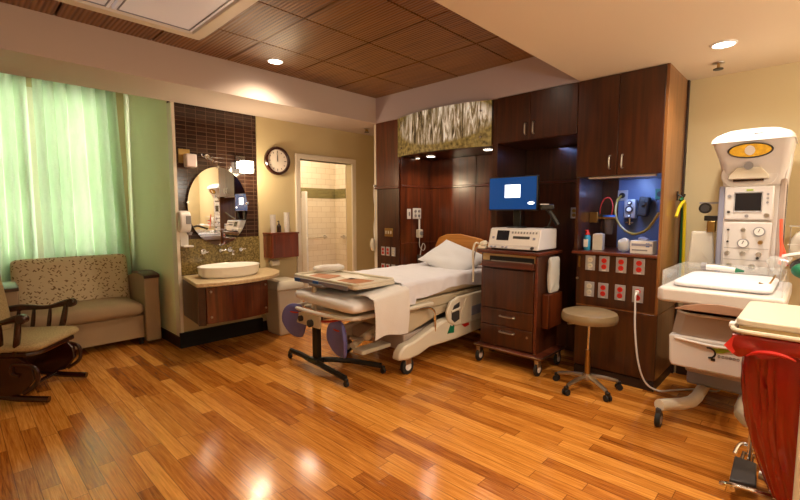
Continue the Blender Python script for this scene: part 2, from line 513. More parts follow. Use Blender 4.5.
# ------------------------------------------------------------------ mesh helpers
class MB:
    def __init__(s):
        s.bm = bmesh.new()
        s.T = Matrix.Identity(4)

    def _add(s, verts, faces):
        vs = [s.bm.verts.new(s.T @ Vector(v)) for v in verts]
        for f in faces:
            try:
                s.bm.faces.new([vs[i] for i in f])
            except ValueError:
                pass
        return s

    def box(s, x0, x1, y0, y1, z0, z1):
        v = [(x, y, z) for z in (z0, z1) for y in (y0, y1) for x in (x0, x1)]
        return s._add(v, [(0, 2, 3, 1), (4, 5, 7, 6), (0, 1, 5, 4), (2, 6, 7, 3), (0, 4, 6, 2), (1, 3, 7, 5)])

    def cbox(s, c, d, rz=0, rx=0, ry=0):
        o = s.T
        s.T = o @ Matrix.Translation(c) @ Matrix.Rotation(rz, 4, 'Z') @ Matrix.Rotation(ry, 4, 'Y') @ Matrix.Rotation(rx, 4, 'X')
        s.box(-d[0] / 2, d[0] / 2, -d[1] / 2, d[1] / 2, -d[2] / 2, d[2] / 2)
        s.T = o
        return s

    def cyl(s, p0, p1, r0, r1=None, n=16):
        r1 = r0 if r1 is None else r1
        p0, p1 = Vector(p0), Vector(p1)
        d = (p1 - p0).normalized()
        a = Vector((0, 0, 1)) if abs(d.z) < 0.9 else Vector((1, 0, 0))
        u = d.cross(a).normalized()
        w = d.cross(u)
        vs = [p0 + (u * cos(2 * pi * i / n) + w * sin(2 * pi * i / n)) * r0 for i in range(n)]
        vs += [p1 + (u * cos(2 * pi * i / n) + w * sin(2 * pi * i / n)) * r1 for i in range(n)]
        f = [(i, i + n, (i + 1) % n + n, (i + 1) % n) for i in range(n)]
        f += [tuple(range(n)), tuple(reversed(range(n, 2 * n)))]
        return s._add(vs, f)

    def tube(s, pts, r, n=10, close=False, smooth=True):
        P = [Vector(p) for p in pts]
        if smooth and len(P) > 2:
            Q = []
            m = len(P)
            rng = range(m if close else m - 1)
            for i in rng:
                p0 = P[(i - 1) % m] if (close or i > 0) else P[0]
                p1, p2 = P[i], P[(i + 1) % m]
                p3 = P[(i + 2) % m] if (close or i + 2 < m) else P[-1]
                for k in range(5):
                    t = k / 5
                    Q.append(0.5 * ((2 * p1) + (p2 - p0) * t + (2 * p0 - 5 * p1 + 4 * p2 - p3) * t * t + (3 * p1 - p0 - 3 * p2 + p3) * t ** 3))
            if not close:
                Q.append(P[-1])
            P = Q
        m = len(P)
        vs, up = [], None
        for i in range(m):
            a = P[(i - 1) % m] if (close or i > 0) else P[i]
            b = P[(i + 1) % m] if (close or i < m - 1) else P[i]
            d = (b - a)
            d = d.normalized() if d.length > 1e-9 else Vector((0, 0, 1))
            if up is None:
                up = Vector((0, 0, 1)) if abs(d.z) < 0.9 else Vector((1, 0, 0))
            u = d.cross(up)
            u = u.normalized() if u.length > 1e-6 else d.orthogonal().normalized()
            w = u.cross(d)
            up = w
            rr = r(i / (m - 1)) if callable(r) else r
            vs += [P[i] + (u * cos(2 * pi * k / n) + w * sin(2 * pi * k / n)) * rr for k in range(n)]
        f = []
        for i in range(m if close else m - 1):
            j = (i + 1) % m
            f += [(i * n + k, i * n + (k + 1) % n, j * n + (k + 1) % n, j * n + k) for k in range(n)]
        if not close:
            f += [tuple(reversed(range(n))), tuple(range((m - 1) * n, m * n))]
        return s._add(vs, f)

    def lathe(s, prof, c=(0, 0, 0), n=24, sx=1.0, sy=1.0):
        """prof: (radius, z) pairs from bottom to top."""
        vs = []
        for r, z in prof:
            vs += [(c[0] + sx * r * cos(2 * pi * k / n), c[1] + sy * r * sin(2 * pi * k / n), c[2] + z) for k in range(n)]
        m = len(prof)
        f = []
        for i in range(m - 1):
            f += [(i * n + k, i * n + (k + 1) % n, (i + 1) * n + (k + 1) % n, (i + 1) * n + k) for k in range(n)]
        f += [tuple(reversed(range(n))), tuple(range((m - 1) * n, m * n))]
        return s._add(vs, f)

    def prism(s, poly, a0, a1, axis='Z'):
        def P(p, a):
            return {'Z': (p[0], p[1], a), 'Y': (p[0], a, p[1]), 'X': (a, p[0], p[1])}[axis]
        n = len(poly)
        vs = [P(p, a0) for p in poly] + [P(p, a1) for p in poly]
        f = [(i, (i + 1) % n, (i + 1) % n + n, i + n) for i in range(n)]
        f += [tuple(reversed(range(n))), tuple(range(n, 2 * n))]
        return s._add(vs, f)

    def ball(s, c, r, n=14, sc=(1, 1, 1)):
        m = n // 2
        prof = [(max(r * sin(pi * i / m), 1e-4), -r * cos(pi * i / m)) for i in range(m + 1)]
        vs = []
        for q, z in prof:
            vs += [(c[0] + sc[0] * q * cos(2 * pi * k / n), c[1] + sc[1] * q * sin(2 * pi * k / n), c[2] + sc[2] * z) for k in range(n)]
        f = []
        for i in range(m):
            f += [(i * n + k, i * n + (k + 1) % n, (i + 1) * n + (k + 1) % n, (i + 1) * n + k) for k in range(n)]
        f += [tuple(reversed(range(n))), tuple(range(m * n, (m + 1) * n))]
        return s._add(vs, f)

    def grid(s, fn, nu, nv, thick=0.0):
        """fn(u,v)->point, u,v in 0..1; closed sheet when thick is a vector offset."""
        vs = [fn(i / nu, j / nv) for j in range(nv + 1) for i in range(nu + 1)]
        W_ = nu + 1
        f = [(j * W_ + i, j * W_ + i + 1, (j + 1) * W_ + i + 1, (j + 1) * W_ + i) for j in range(nv) for i in range(nu)]
        if thick:
            o = Vector(thick)
            k = len(vs)
            vs += [Vector(v) + o for v in vs]
            f += [tuple(reversed([a + k for a in q])) for q in list(f)]
            for i in range(nu):
                f.append((i + 1, i, i + k, i + 1 + k))
                t = nv * W_
                f.append((t + i, t + i + 1, t + i + 1 + k, t + i + k))
            for j in range(nv):
                f.append((j * W_, (j + 1) * W_, (j + 1) * W_ + k, j * W_ + k))
                f.append(((j + 1) * W_ + nu, j * W_ + nu, j * W_ + nu + k, (j + 1) * W_ + nu + k))
        return s._add(vs, f)

    def pad(s, c, d, e=0.35, n=20, fn=None, rz=0, rx=0, ry=0):
        """superellipsoid cushion, full size d"""
        o = s.T
        s.T = o @ Matrix.Translation(c) @ Matrix.Rotation(rz, 4, 'Z') @ Matrix.Rotation(ry, 4, 'Y') @ Matrix.Rotation(rx, 4, 'X')

        def sg(v, p):
            return math.copysign(abs(v) ** p, v)
        m = n
        N2 = 2 * n
        vs = []
        for i in range(m + 1):
            ph = -pi / 2 + pi * i / m
            for k in range(N2):
                th = 2 * pi * k / N2
                x = d[0] / 2 * sg(cos(ph), e * 1.4) * sg(cos(th), e)
                y = d[1] / 2 * sg(cos(ph), e * 1.4) * sg(sin(th), e)
                z = d[2] / 2 * sg(sin(ph), 0.8)
                v = Vector((x, y, z))
                if fn:
                    v = Vector(fn(v))
                vs.append(v)
        f = []
        for i in range(m):
            f += [(i * N2 + k, i * N2 + (k + 1) % N2, (i + 1) * N2 + (k + 1) % N2, (i + 1) * N2 + k) for k in range(N2)]
        s._add(vs, f)
        s.T = o
        return s


ROOT = {}


def finish(name, mb, m, off, smooth=35, bevel=0.0, seg=2, subsurf=0):
    bm = mb.bm
    bmesh.ops.remove_doubles(bm, verts=bm.verts, dist=1e-6)
    bmesh.ops.recalc_face_normals(bm, faces=bm.faces)
    bmesh.ops.translate(bm, verts=bm.verts, vec=-Vector(off))
    for f in bm.faces:
        f.smooth = True
    me = bpy.data.meshes.new(name)
    bm.to_mesh(me)
    bm.free()
    me.set_sharp_from_angle(angle=radians(smooth))
    me.materials.append(M[m] if isinstance(m, str) else m)
    o = bpy.data.objects.new(name, me)
    COL.objects.link(o)
    if bevel:
        b = o.modifiers.new('bevel', 'BEVEL')
        b.width = bevel
        b.segments = seg
        b.limit_method = 'ANGLE'
        b.angle_limit = radians(40)
        b.harden_normals = False
    if subsurf:
        b = o.modifiers.new('sub', 'SUBSURF')
        b.levels = b.render_levels = subsurf
    return o


def thing(name, label, cat, loc, group=None, rz=0):
    o = bpy.data.objects.new(name, None)
    COL.objects.link(o)
    o.empty_display_size = 0.1
    o.location = loc
    o.rotation_euler = (0, 0, rz)
    o['label'] = label
    o['category'] = cat
    if group:
        o['group'] = group
    ROOT[o.name] = (0, 0, 0) if rz else tuple(loc)
    return o


def part(name, mb, m, parent, label=None, **k):
    """geometry given in world coordinates (in the thing's own when the thing is rotated)"""
    off = ROOT[parent.name]
    o = finish(name, mb, m, off, **k)
    o.parent = parent
    ROOT[o.name] = off
    if label:
        o['label'] = label
    return o


def solo(name, mb, m, label, cat, group=None, **k):
    vs = [v.co for v in mb.bm.verts]
    xs, ys, zs = [v.x for v in vs], [v.y for v in vs], [v.z for v in vs]
    off = ((min(xs) + max(xs)) / 2, (min(ys) + max(ys)) / 2, min(zs))
    o = finish(name, mb, m, off, **k)
    o.location = off
    o['label'] = label
    o['category'] = cat
    if group:
        o['group'] = group
    ROOT[o.name] = off
    return o


def struct(name, mb, m, parent=None, **k):
    o = finish(name, mb, m, (0, 0, 0), **k)
    if parent:
        o.parent = parent
    else:
        o['kind'] = 'structure'
    ROOT[o.name] = (0, 0, 0)
    return o


def dup(src, loc, label, rz=None):
    """copy of a thing with copies of its parts and sub-parts"""
    r = src.copy()
    COL.objects.link(r)
    r.location = loc
    if rz is not None:
        r.rotation_euler = (0, 0, rz)
    r['label'] = label

    def rec(a, b):
        for ch in list(a.children):
            c = ch.copy()
            COL.objects.link(c)
            c.parent = b
            rec(ch, c)
    rec(src, r)
    return r

# ================================================================== THE ROOM
XL, XR, YB, YS, YW = -1.6, 4.65, -1.8, 5.0, 6.7
ZL, ZT, ZB = 2.66, 2.98, 3.2
YC = 4.27          # far face of the ceiling coffer
XC = 4.0           # front plane of the headwall casework
XG = 1.72          # green wall

struct('floor', MB().box(XL - .2, 6.6, YB - .2, YW + .3, -0.1, 0.0), 'floor')
struct('wall_right', MB().box(XR, XR + .15, YB, YS + .12, 0, ZL + .5), 'beige')
struct('wall_rear', MB().box(XL - .15, XR + .15, YB - .15, YB, 0, ZL + .5), 'beige')
struct('wall_left', MB().box(XL - .15, XL, YB, YW + .15, 0, 3.5), 'beige')
# far wall with the vanity, clock and doorway
b = MB()
b.box(2.69, 3.28, YS, YS + .12, 0, ZL + .5)
b.box(3.28, 4.18, YS, YS + .12, 2.20, ZL + .5)
b.box(4.18, XR, YS, YS + .12, 0, ZL + .5)
struct('wall_far', b, 'beige')
struct('wall_vanity', MB().box(XG, 2.69, YS + .02, YS + .12, .80, ZL + .5), 'tile')
struct('wall_vanity_lower', MB().box(XG, 2.69, YS + .005, YS + .12, 0, .80), 'beige')
struct('backsplash', MB().box(XG + .03, 2.68, YS - .008, YS + .019, .81, 1.20), 'mosaic')
struct('wall_green', MB().box(XG, XG + .12, YS + .121, YW, 0, ZB + .2), 'green_paint')
struct('trim_1', MB().box(XG - .004, XG + .028, YS - .01, YS + .12, 0, ZL - .001), 'white_trim')
# window wall with an opening
b = MB()
wx0, wx1, wz0, wz1 = -0.9, 1.55, 0.95, 2.95
b.box(XL, wx0, YW, YW + .15, 0, ZB + .2)
b.box(wx1, XG + .12, YW, YW + .15, 0, ZB + .2)
b.box(wx0, wx1, YW, YW + .15, 0, wz0)
b.box(wx0, wx1, YW, YW + .15, wz1, ZB + .2)
struct('wall_window', b, 'beige')
b = MB()
for a, c in ((wx0, wx0 + .06), (wx1 - .06, wx1), (.70, .80)):  # middle bar added to darken the gap between the curtains
    b.box(a, c, YW + .02, YW + .10, wz0, wz1)
for a, c in ((wz0, wz0 + .06), (wz1 - .06, wz1), (1.9, 1.95)):
    b.box(wx0, wx1, YW + .025, YW + .095, a, c)
b.box(wx0 - .03, wx1 + .03, YW - .04, YW + .02, wz0 - .03, wz0)
wf = struct('window_1', b, 'white_trim')
struct('pane', MB().box(wx0 + .02, wx1 - .02, YW + .058, YW + .064, wz0 + .02, wz1 - .02), 'glass', wf)
# ceilings
b = MB()
b.box(XL, XR, YB, 1.6, ZL, ZL + .5)
b.box(XC, XR, 1.6, YC, ZL + .001, ZL + .5)
struct('ceiling', b, 'ceil')
struct('ceiling_face', MB().box(XC - .004, XC, 1.6, YC, ZL + .002, ZT), 'lavender')
struct('ceiling_soffit', MB().box(XL, XR, YC, YS, ZL, 3.4), 'ceil_l')
struct('ceiling_bay', MB().box(XL, XG, YS, YW, ZB, ZB + .2), 'ceil')
struct('ceiling_backing', MB().box(XL, XC, 1.6, YC, ZT + .03, ZT + .08), 'matblack')
b = MB()
g = 0.0075
xs = [2.0 + .667 * k for k in range(-6, 4)]
ys = [YC - .667 * k for k in range(0, 5)]
for i in range(len(xs) - 1):
    for j in range(len(ys) - 1):
        x0, x1 = max(xs[i] + g, XL), min(xs[i + 1] - g, XC)
        y0, y1 = max(ys[j + 1] + g, 1.6), ys[j] - g
        b.box(x0, x1, y0, y1, ZT, ZT + .03)
struct('ceiling_wood', b, 'ribs')

# baseboards
struct('baseboard_green', MB().box(XG - .016, XG - .004, YS, YW, 0, .12), 'base')
struct('baseboard_far', MB().box(2.69, 3.21, YS - .016, YS - .001, 0, .12), 'base')
struct('baseboard_vanity', MB().box(XG - .014, 2.69, YS - .03, YS + .004, 0, .17), 'matblack')
struct('baseboard_right', MB().box(XR - .015, XR, YB, .87, 0, .12), 'base')

# doorway to the shower room
b = MB()
b.box(3.215, 3.28, YS - .03, YS + .13, 0, 2.265)
b.box(4.18, 4.245, YS - .03, YS + .13, 0, 2.265)
b.box(3.28, 4.18, YS - .03, YS + .13, 2.20, 2.265)
struct('trim_2', b, 'white_trim', bevel=.004)
b = MB()
b.box(3.0, 5.25, 6.6, 6.7, 0, 2.7)
b.box(5.12, 5.25, 5.13, 6.6, 0, 2.7)
b.box(2.9, 3.0, 5.13, 6.7, 0, 2.7)
b.box(3.0, 5.12, 5.121, 5.129, 2.3, 2.7)
struct('wall_shower', b, 'bath_tile')
b = MB()
b.box(3.0, 5.12, 6.592, 6.6, 1.75, 1.93)
b.box(5.112, 5.12, 5.13, 6.592, 1.75, 1.93)
struct('trim_3', b, 'bath_band')
struct('ceiling_shower', MB().box(2.9, 5.25, 5.13, 6.7, 2.7, 2.8), 'ceil')
lamp('POINT', (4.0, 5.9, 2.55), 34, (1.0, 0.86, 0.66), .12)
struct('trim_4', MB().box(4.36, 4.40, 6.45, 6.59, 0, 1.86), 'white_pl', bevel=.01)
t = thing('grab_bar', 'steel grab bar on the shower wall seen through the doorway', 'grab bar', (4.6, 6.55, 1.03), 'shower grab bars')
part('rail', MB().tube([(4.42, 6.59, 1.04), (4.42, 6.53, 1.04), (4.47, 6.52, 1.04), (4.80, 6.52, 1.04), (4.85, 6.53, 1.04), (4.85, 6.59, 1.04)], .016), 'chrome', t)
part('flange', MB().cyl((4.42, 6.592, 1.04), (4.42, 6.582, 1.04), .035), 'chrome', t)
part('flange', MB().cyl((4.85, 6.592, 1.04), (4.85, 6.582, 1.04), .035), 'chrome', t)
t = thing('grab_bar', 'short steel grab bar on the right side wall inside the shower room', 'grab bar', (5.1, 6.2, 1.03), 'shower grab bars')
part('rail', MB().tube([(5.118, 6.35, 1.04), (5.06, 6.35, 1.04), (5.05, 6.30, 1.04), (5.05, 5.85, 1.04), (5.06, 5.80, 1.04), (5.118, 5.80, 1.04)], .016), 'chrome', t)
part('flange', MB().cyl((5.119, 6.35, 1.04), (5.108, 6.35, 1.04), .035), 'chrome', t)

# white wall end beside the casework
struct('trim_5', MB().box(4.03, XR, YC + .005, YC + .075, 0, ZL - .001), 'white_trim')

# ceiling fixtures ------------------------------------------------------------
def downlight(x, y, z, r, label, group='recessed downlights', lit='lamp_on'):
    t = thing('downlight', label, 'ceiling light', (x, y, z - .012), group)
    b = MB()
    n = 28
    prof = [(r, z - .001), (r * 1.22, z - .001), (r * 1.2, z - .009), (r, z - .011)]
    vs = [(x + q * cos(2 * pi * k / n), y + q * sin(2 * pi * k / n), zz) for q, zz in prof for k in range(n)]
    f = [(i * n + k, i * n + (k + 1) % n, ((i + 1) % 4) * n + (k + 1) % n, ((i + 1) % 4) * n + k) for i in range(4) for k in range(n)]
    b._add(vs, f)
    part('trim_ring', b, 'white_pl', t)
    part('lens', MB().cyl((x, y, z - .006), (x, y, z - .003), r * .99, n=28), lit, t)
    return t


downlight(2.34, 3.94, ZT, .065, 'lit round downlight in the wooden ceiling above the vanity')
downlight(3.80, 0.54, ZL, .065, 'large lit downlight in the plain ceiling above the infant warmer')


def sprinkler(x, y, z, label):
    t = thing('sprinkler_head', label, 'sprinkler', (x, y, z - .06), 'fire sprinklers')
    part('escutcheon', MB().lathe([(.012, -.012), (.04, -.006), (.042, -.001)], (x, y, z)), 'white_pl' if z > 3 else 'steel', t)
    part('nozzle', MB().cyl((x, y, z - .035), (x, y, z - .008), .010).box(x - .022, x - .017, y - .004, y + .004, z - .045, z - .01).box(x + .017, x + .022, y - .004, y + .004, z - .045, z - .01), 'brass', t)
    part('deflector', MB().cyl((x, y, z - .052), (x, y, z - .046), .034, n=20), 'black', t)


sprinkler(4.25, .63, ZL, 'small dark fire sprinkler on the plain ceiling beside the large downlight')
sprinkler(4.15, 4.62, ZL, 'small fire sprinkler under the pale soffit near the doorway')

# troffer in the wooden ceiling
t = thing('ceiling_troffer', 'large square pinkish white light panel in the wooden ceiling', 'ceiling light', (.9, 3.3, 2.93))
b = MB()
X0, X1, Y0, Y1, z0, z1 = .28, 1.565, 2.55, 3.83, 2.93, 2.976
for r in ((X0, X1, Y0, Y0 + .09), (X0, X1, Y1 - .09, Y1), (X0, X0 + .09, Y0 + .09, Y1 - .09), (X1 - .09, X1, Y0 + .09, Y1 - .09)):
    b.box(*r, z0, z1)
part('frame', b, 'white_trim', t, bevel=.006)
for i, (a, c) in enumerate(((X0 + .095, .90), (.915, X1 - .095))):
    lf = part('lens_panel', MB().box(a, c, Y0 + .095, Y1 - .095, z0 + .015, z1), 'troffer', t, bevel=.006)
    part('door_frame', MB().tube([(a + .03, Y0 + .125, z0 + .013), (c - .03, Y0 + .125, z0 + .013), (c - .03, Y1 - .125, z0 + .013), (a + .03, Y1 - .125, z0 + .013)], .006, 6, close=True, smooth=False), 'grey_pl', lf)

# ================================================================== HEADWALL CASEWORK
# left end panel
t = thing('panel_column', 'tall dark cherry panel column left of the bed alcove', 'wall panel', (4.3, 4.06, 0))
part('carcass', MB().box(XC + .012, XR - .003, 3.855, YC - .002, 0, ZL - .003), 'cherry', t)
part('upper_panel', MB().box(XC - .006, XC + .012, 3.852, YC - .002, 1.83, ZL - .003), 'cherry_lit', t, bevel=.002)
part('ledge', MB().box(XC - .02, XC + .012, 3.852, YC + .02, 1.80, 1.828), 'cherry_h', t, bevel=.004)
part('lower_panel', MB().box(XC, XC + .012, 3.852, YC - .05, .12, 1.795), 'cherry', t, bevel=.002)
# bed alcove
t = thing('alcove_paneling', 'reddish cherry paneling lining the alcove behind the bed', 'wall panel', (4.55, 3.2, 0))
for a, c in ((3.10, 3.845), (2.50, 3.095)):
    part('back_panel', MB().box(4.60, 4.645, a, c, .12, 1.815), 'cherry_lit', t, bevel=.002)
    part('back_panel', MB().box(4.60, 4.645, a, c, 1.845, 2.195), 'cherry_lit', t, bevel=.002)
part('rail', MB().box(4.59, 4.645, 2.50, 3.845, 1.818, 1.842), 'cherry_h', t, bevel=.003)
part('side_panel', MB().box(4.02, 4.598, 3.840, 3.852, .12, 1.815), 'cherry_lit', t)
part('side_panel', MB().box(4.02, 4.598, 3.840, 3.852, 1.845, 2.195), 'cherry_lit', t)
part('rail', MB().box(4.02, 4.589, 3.834, 3.852, 1.818, 1.842), 'cherry_h', t, bevel=.003)
part('rail', MB().box(4.02, 4.60, 3.834, 3.852, 1.085, 1.10), 'cherry_h', t, bevel=.003)
part('rail', MB().box(4.592, 4.60, 2.50, 3.834, 1.085, 1.10), 'cherry_h', t, bevel=.003)
part('plinth', MB().box(4.61, 4.645, 2.50, 3.85, 0, .118), 'base', t)
t = thing('alcove_header', 'dark wooden header box above the bed alcove', 'cabinet', (4.3, 3.17, 2.2))
part('soffit_board', MB().box(XC + .01, 4.645, 2.50, 3.850, 2.20, 2.24), 'cherry', t)
part('front_board', MB().box(XC, XC + .02, 2.50, 3.850, 2.241, ZL - .003), 'cherry', t)
# divider
solo('divider_panel', MB().box(XC, 4.645, 2.435, 2.495, 0, 2.655), 'cherry',
     'upright dark cherry panel between the bed alcove and the monitor bay', 'wall panel', bevel=.002)
for x, y, nm in ((4.24, 2.70, 'nearest the computer screen'), (4.26, 3.55, 'in the middle of the bed alcove ceiling'), (4.30, 3.80, 'at the far left end of the bed alcove ceiling')):
    downlight(x, y, 2.20, .05 if y < 3.7 else .03, 'small round alcove light ' + nm, 'bed alcove lights', 'lamp_on' if y < 3.7 else 'lamp_soft')
lamp('SPOT', (4.24, 2.70, 2.18), 16, (1.0, .80, .62), .04, spot=140, blend=.8)
lamp('SPOT', (4.26, 3.55, 2.18), 16, (1.0, .80, .62), .04, spot=140, blend=.8)

# art glass, bowed outwards
t = thing('art_glass_panel', 'bowed art glass panel with white streaks above the bed', 'art panel', (3.9, 3.17, 2.2))
def bow(y):
    u = (y - 3.17) / .67
    return XC - .03 - .13 * (1 - u * u)
b = MB()
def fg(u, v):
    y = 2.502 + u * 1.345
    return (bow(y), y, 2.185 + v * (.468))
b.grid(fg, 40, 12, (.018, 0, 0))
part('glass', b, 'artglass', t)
for y in (2.60, 3.74):
    for z in (2.28, 2.55):
        part('bolt', MB().cyl((bow(y) - .012, y, z), (XC - .002, y, z), .012, n=12), 'chrome', t)

# upper cabinet over monitor bay
def cabinet_door(t, y0, y1, z0, z1, hy, hz, x=XC):
    d = part('door', MB().box(x - .02, x - .001, y0, y1, z0, z1), 'cherry', t, bevel=.002)
    part('handle', MB().tube([(x - .019, hy, hz - .055), (x - .045, hy, hz - .05), (x - .05, hy, hz), (x - .045, hy, hz + .05), (x - .019, hy, hz + .055)], .0065, 8), 'steel', d)
    return d


t = thing('upper_cabinet', 'short dark cherry upper cabinet above the computer screen', 'cabinet', (4.3, 2.02, 2.2))
part('body', MB().box(XC, XR - .003, 1.607, 2.43, 2.20, ZL - .003), 'cherry', t)
cabinet_door(t, 2.07, 2.43, 2.205, ZL - .006, 2.11, 2.31)
cabinet_door(t, 1.612, 2.066, 2.205, ZL - .006, 2.025, 2.31)
t = thing('bay_paneling', 'dark back panel of the monitor bay beneath the short cabinet', 'wall panel', (4.6, 2.0, 0))
part('back_panel', MB().box(4.60, 4.645, 1.607, 2.43, .0, 1.81), 'cherry', t)
part('back_panel', MB().box(4.60, 4.645, 1.607, 2.43, 1.84, 2.195), 'cherry', t)
part('rail', MB().box(4.592, 4.645, 1.607, 2.43, 1.813, 1.837), 'cherry_h', t)

# tower unit
t = thing('upper_cabinet', 'tall double door dark cherry upper cabinet over the supply niche', 'cabinet', (4.3, 1.25, 1.81))
part('body', MB().box(XC, 4.60, .922, 1.603, 1.812, ZL - .003), 'cherry', t)
cabinet_door(t, 1.262, 1.603, 1.815, ZL - .006, 1.315, 1.925)
cabinet_door(t, .922, 1.258, 1.815, ZL - .006, 1.215, 1.925)
solo('side_panel', MB().box(XC - .018, 4.60, .898, .920, .66, ZL - .003), 'side_veneer',
     'light brown veneered end panel on the right side of the tall casework', 'wall panel', bevel=.001)
solo('scribe_strip', MB().box(4.601, 4.648, .885, .920, 0, ZL - .003), 'base',
     'narrow dark filler strip where the tall casework meets the beige wall', 'trim strip')
t = thing('supply_niche', 'open niche with pale bluish back under the tall double door cabinet', 'shelf', (4.3, 1.25, 1.15))
part('back_panel', MB().box(4.58, 4.60, 1.421, 1.575, 1.152, 1.81), 'cherry', t)
part('service_panel', MB().box(4.58, 4.60, .922, 1.42, 1.152, 1.81), 'pale_lam', t)
part('side_panel', MB().box(XC, 4.60, 1.577, 1.603, 1.152, 1.81), 'cherry', t)
part('lamp_strip', MB().box(4.06, 4.10, .98, 1.52, 1.797, 1.811), 'white_pl', t)
lamp('AREA', (4.30, 1.25, 1.79), 5, (.30, .48, 1.0), .5, (0, radians(-25), 0), .1)
lamp('AREA', (4.45, 2.0, 2.18), 1.2, (.30, .45, 1.0), .5, (0, 0, 0), .1)
t = thing('base_cabinet', 'dark cherry base cabinet carrying eight outlets below the supply niche', 'cabinet', (4.3, 1.25, 0))
part('worktop', MB().box(XC - .02, 4.598, .9215, 1.62, 1.12, 1.148), 'cherry_h', t, bevel=.005)
part('body', MB().box(XC + .02, 4.598, .93, 1.57, .08, 1.118), 'walnut', t)
part('front_panel', MB().box(XC, XC + .019, .9215, 1.575, .66, 1.117), 'cherry', t, bevel=.002)
dd = part('door', MB().box(XC, XC + .019, .90, 1.575, .09, .648), 'cherry', t, bevel=.003)
part('end_panel', MB().box(XC + .02, 4.598, .90, .929, .09, .648), 'side_veneer', t)
part('trim_line', MB().box(XC + .004, 4.598, .903, 1.57, .648, .659), 'side_veneer', t)
part('kickboard', MB().box(XC + .004, 4.598, .904, 1.57, 0, .079), 'base', t)
part('lock', MB().cyl((XC - .012, 1.565, .895), (XC + .001, 1.565, .895), .011), 'steel', t)
part('card_slot', MB().box(XC - .006, XC, 1.545, 1.56, 1.0, 1.10), 'brass', t)


def outlet(x, y, z, label, col, group, face='x', w=.07, h=.115):
    """wall plate with duplex receptacle; faces -x, or -y when face='y'"""
    t = thing('power_outlet', label, 'outlet', (x, y, z - h / 2), group)

    def bx(u0, u1, v0, v1, d0, d1):
        if face == 'x':
            return MB().box(x - d1, x - d0, y + u0, y + u1, z + v0, z + v1)
        return MB().box(x + u0, x + u1, y - d1, y - d0, z + v0, z + v1)
    part('plate', bx(-w / 2, w / 2, -h / 2, h / 2, .0005, .006), 'steelplate', t, bevel=.002)
    for s in (-1, 1):
        c = z + s * h * .2
        p0, p1 = ((x - .006, y, c), (x - .011, y, c)) if face == 'x' else ((x, y - .006, c), (x, y - .011, c))
        r = part('receptacle', MB().cyl(p0, p1, h * .165, n=14), col, t)
        b = MB()
        for q in (-.006, .006):
            if face == 'x':
                b.box(x - .0118, x - .0109, y + q - .0012, y + q + .0012, c - .004, c + .006)
            else:
                b.box(x + q - .0012, x + q + .0012, y - .0118, y - .0109, c - .004, c + .006)
        part('slots', b, 'black', r)
    part('label_tab', bx(-.017, .017, -h / 2 + .004, -h / 2 + .014, .006, .0068), 'white_pl', t)
    return t


cols = ['cream_pl', 'red', 'red', 'red']
pos = ['leftmost', 'second from left', 'third from left', 'rightmost']
for r, z in enumerate((1.045, .805)):
    for i, y in enumerate((1.455, 1.335, 1.195, 1.055)):
        nm = 'cream' if i == 0 else 'red'
        outlet(XC, y, z, f'{nm} outlet, {pos[i]} of the {"upper" if r == 0 else "lower"} row on the base cabinet', cols[i], 'outlets on the base cabinet', w=.085, h=.135)
lp = ['left', 'middle', 'right']
for r, z in enumerate((.985, .76)):
    for i, y in enumerate((4.14, 4.05, 3.95)):
        nm = 'cream' if i == 2 else 'red'
        outlet(XC, y, z, f'{nm} outlet, {lp[i]} one in the {"upper" if r == 0 else "lower"} row on the column left of the bed', 'cream_pl' if i == 2 else 'red', 'outlets on the panel column')
t = thing('switch_plate', 'brassy rectangular switch plate above the outlets on the left panel column', 'wall plate', (XC, 4.03, 1.18))
part('plate', MB().box(XC - .006, XC - .0005, 3.96, 4.11, 1.18, 1.29), 'brass', t, bevel=.002)
for y in (3.99, 4.035, 4.08):
    part('toggle', MB().box(XC - .014, XC - .006, y - .008, y + .008, 1.215, 1.255), 'cream_pl', t)
# plates on the alcove's left side wall
t = thing('switch_plate', 'narrow white wall plate left of the square gas plate by the bed', 'wall plate', (4.17, 3.83, 1.40), 'plates on the alcove side wall')
part('plate', MB().box(4.13, 4.20, 3.826, 3.8335, 1.41, 1.54), 'white_pl', t, bevel=.003)
part('toggle', MB().box(4.155, 4.175, 3.818, 3.826, 1.45, 1.50), 'grey_pl', t)
t = thing('gas_plate', 'square white plate with four ports on the alcove side wall', 'wall plate', (4.31, 3.83, 1.40), 'plates on the alcove side wall')
part('plate', MB().box(4.235, 4.395, 3.822, 3.8335, 1.41, 1.55), 'white_pl', t, bevel=.003)
for px_, pz in ((4.28, 1.51), (4.35, 1.51), (4.28, 1.45), (4.35, 1.45)):
    part('port', MB().cyl((px_, 3.822, pz), (px_, 3.812, pz), .018), 'grey_pl', t)
t = thing('suction_regulator', 'white suction regulator with tubing hanging below the square gas plate', 'regulator', (4.34, 3.8, .8))
part('body', MB().box(4.30, 4.38, 3.77, 3.832, 1.16, 1.27), 'cream_pl', t, bevel=.01)
part('pipe', MB().cyl((4.335, 3.80, 1.27), (4.335, 3.80, 1.41), .012), 'white_pl', t)
part('gauge', MB().cyl((4.34, 3.768, 1.22), (4.34, 3.76, 1.22), .028), 'grey_pl', t)
part('canister', MB().cyl((4.33, 3.78, .80), (4.33, 3.78, .93), .04, .045), 'smoke', t)
part('tubing', MB().tube([(4.33, 3.79, 1.16), (4.32, 3.78, 1.05), (4.38, 3.77, .99), (4.41, 3.76, 1.04), (4.37, 3.77, 1.08), (4.33, 3.78, .93)], .006, 8), 'frost', t)
outlet(4.60, 1.86, 1.49, 'brass rimmed outlet on the dark back panel right of the screen', 'brass', None)

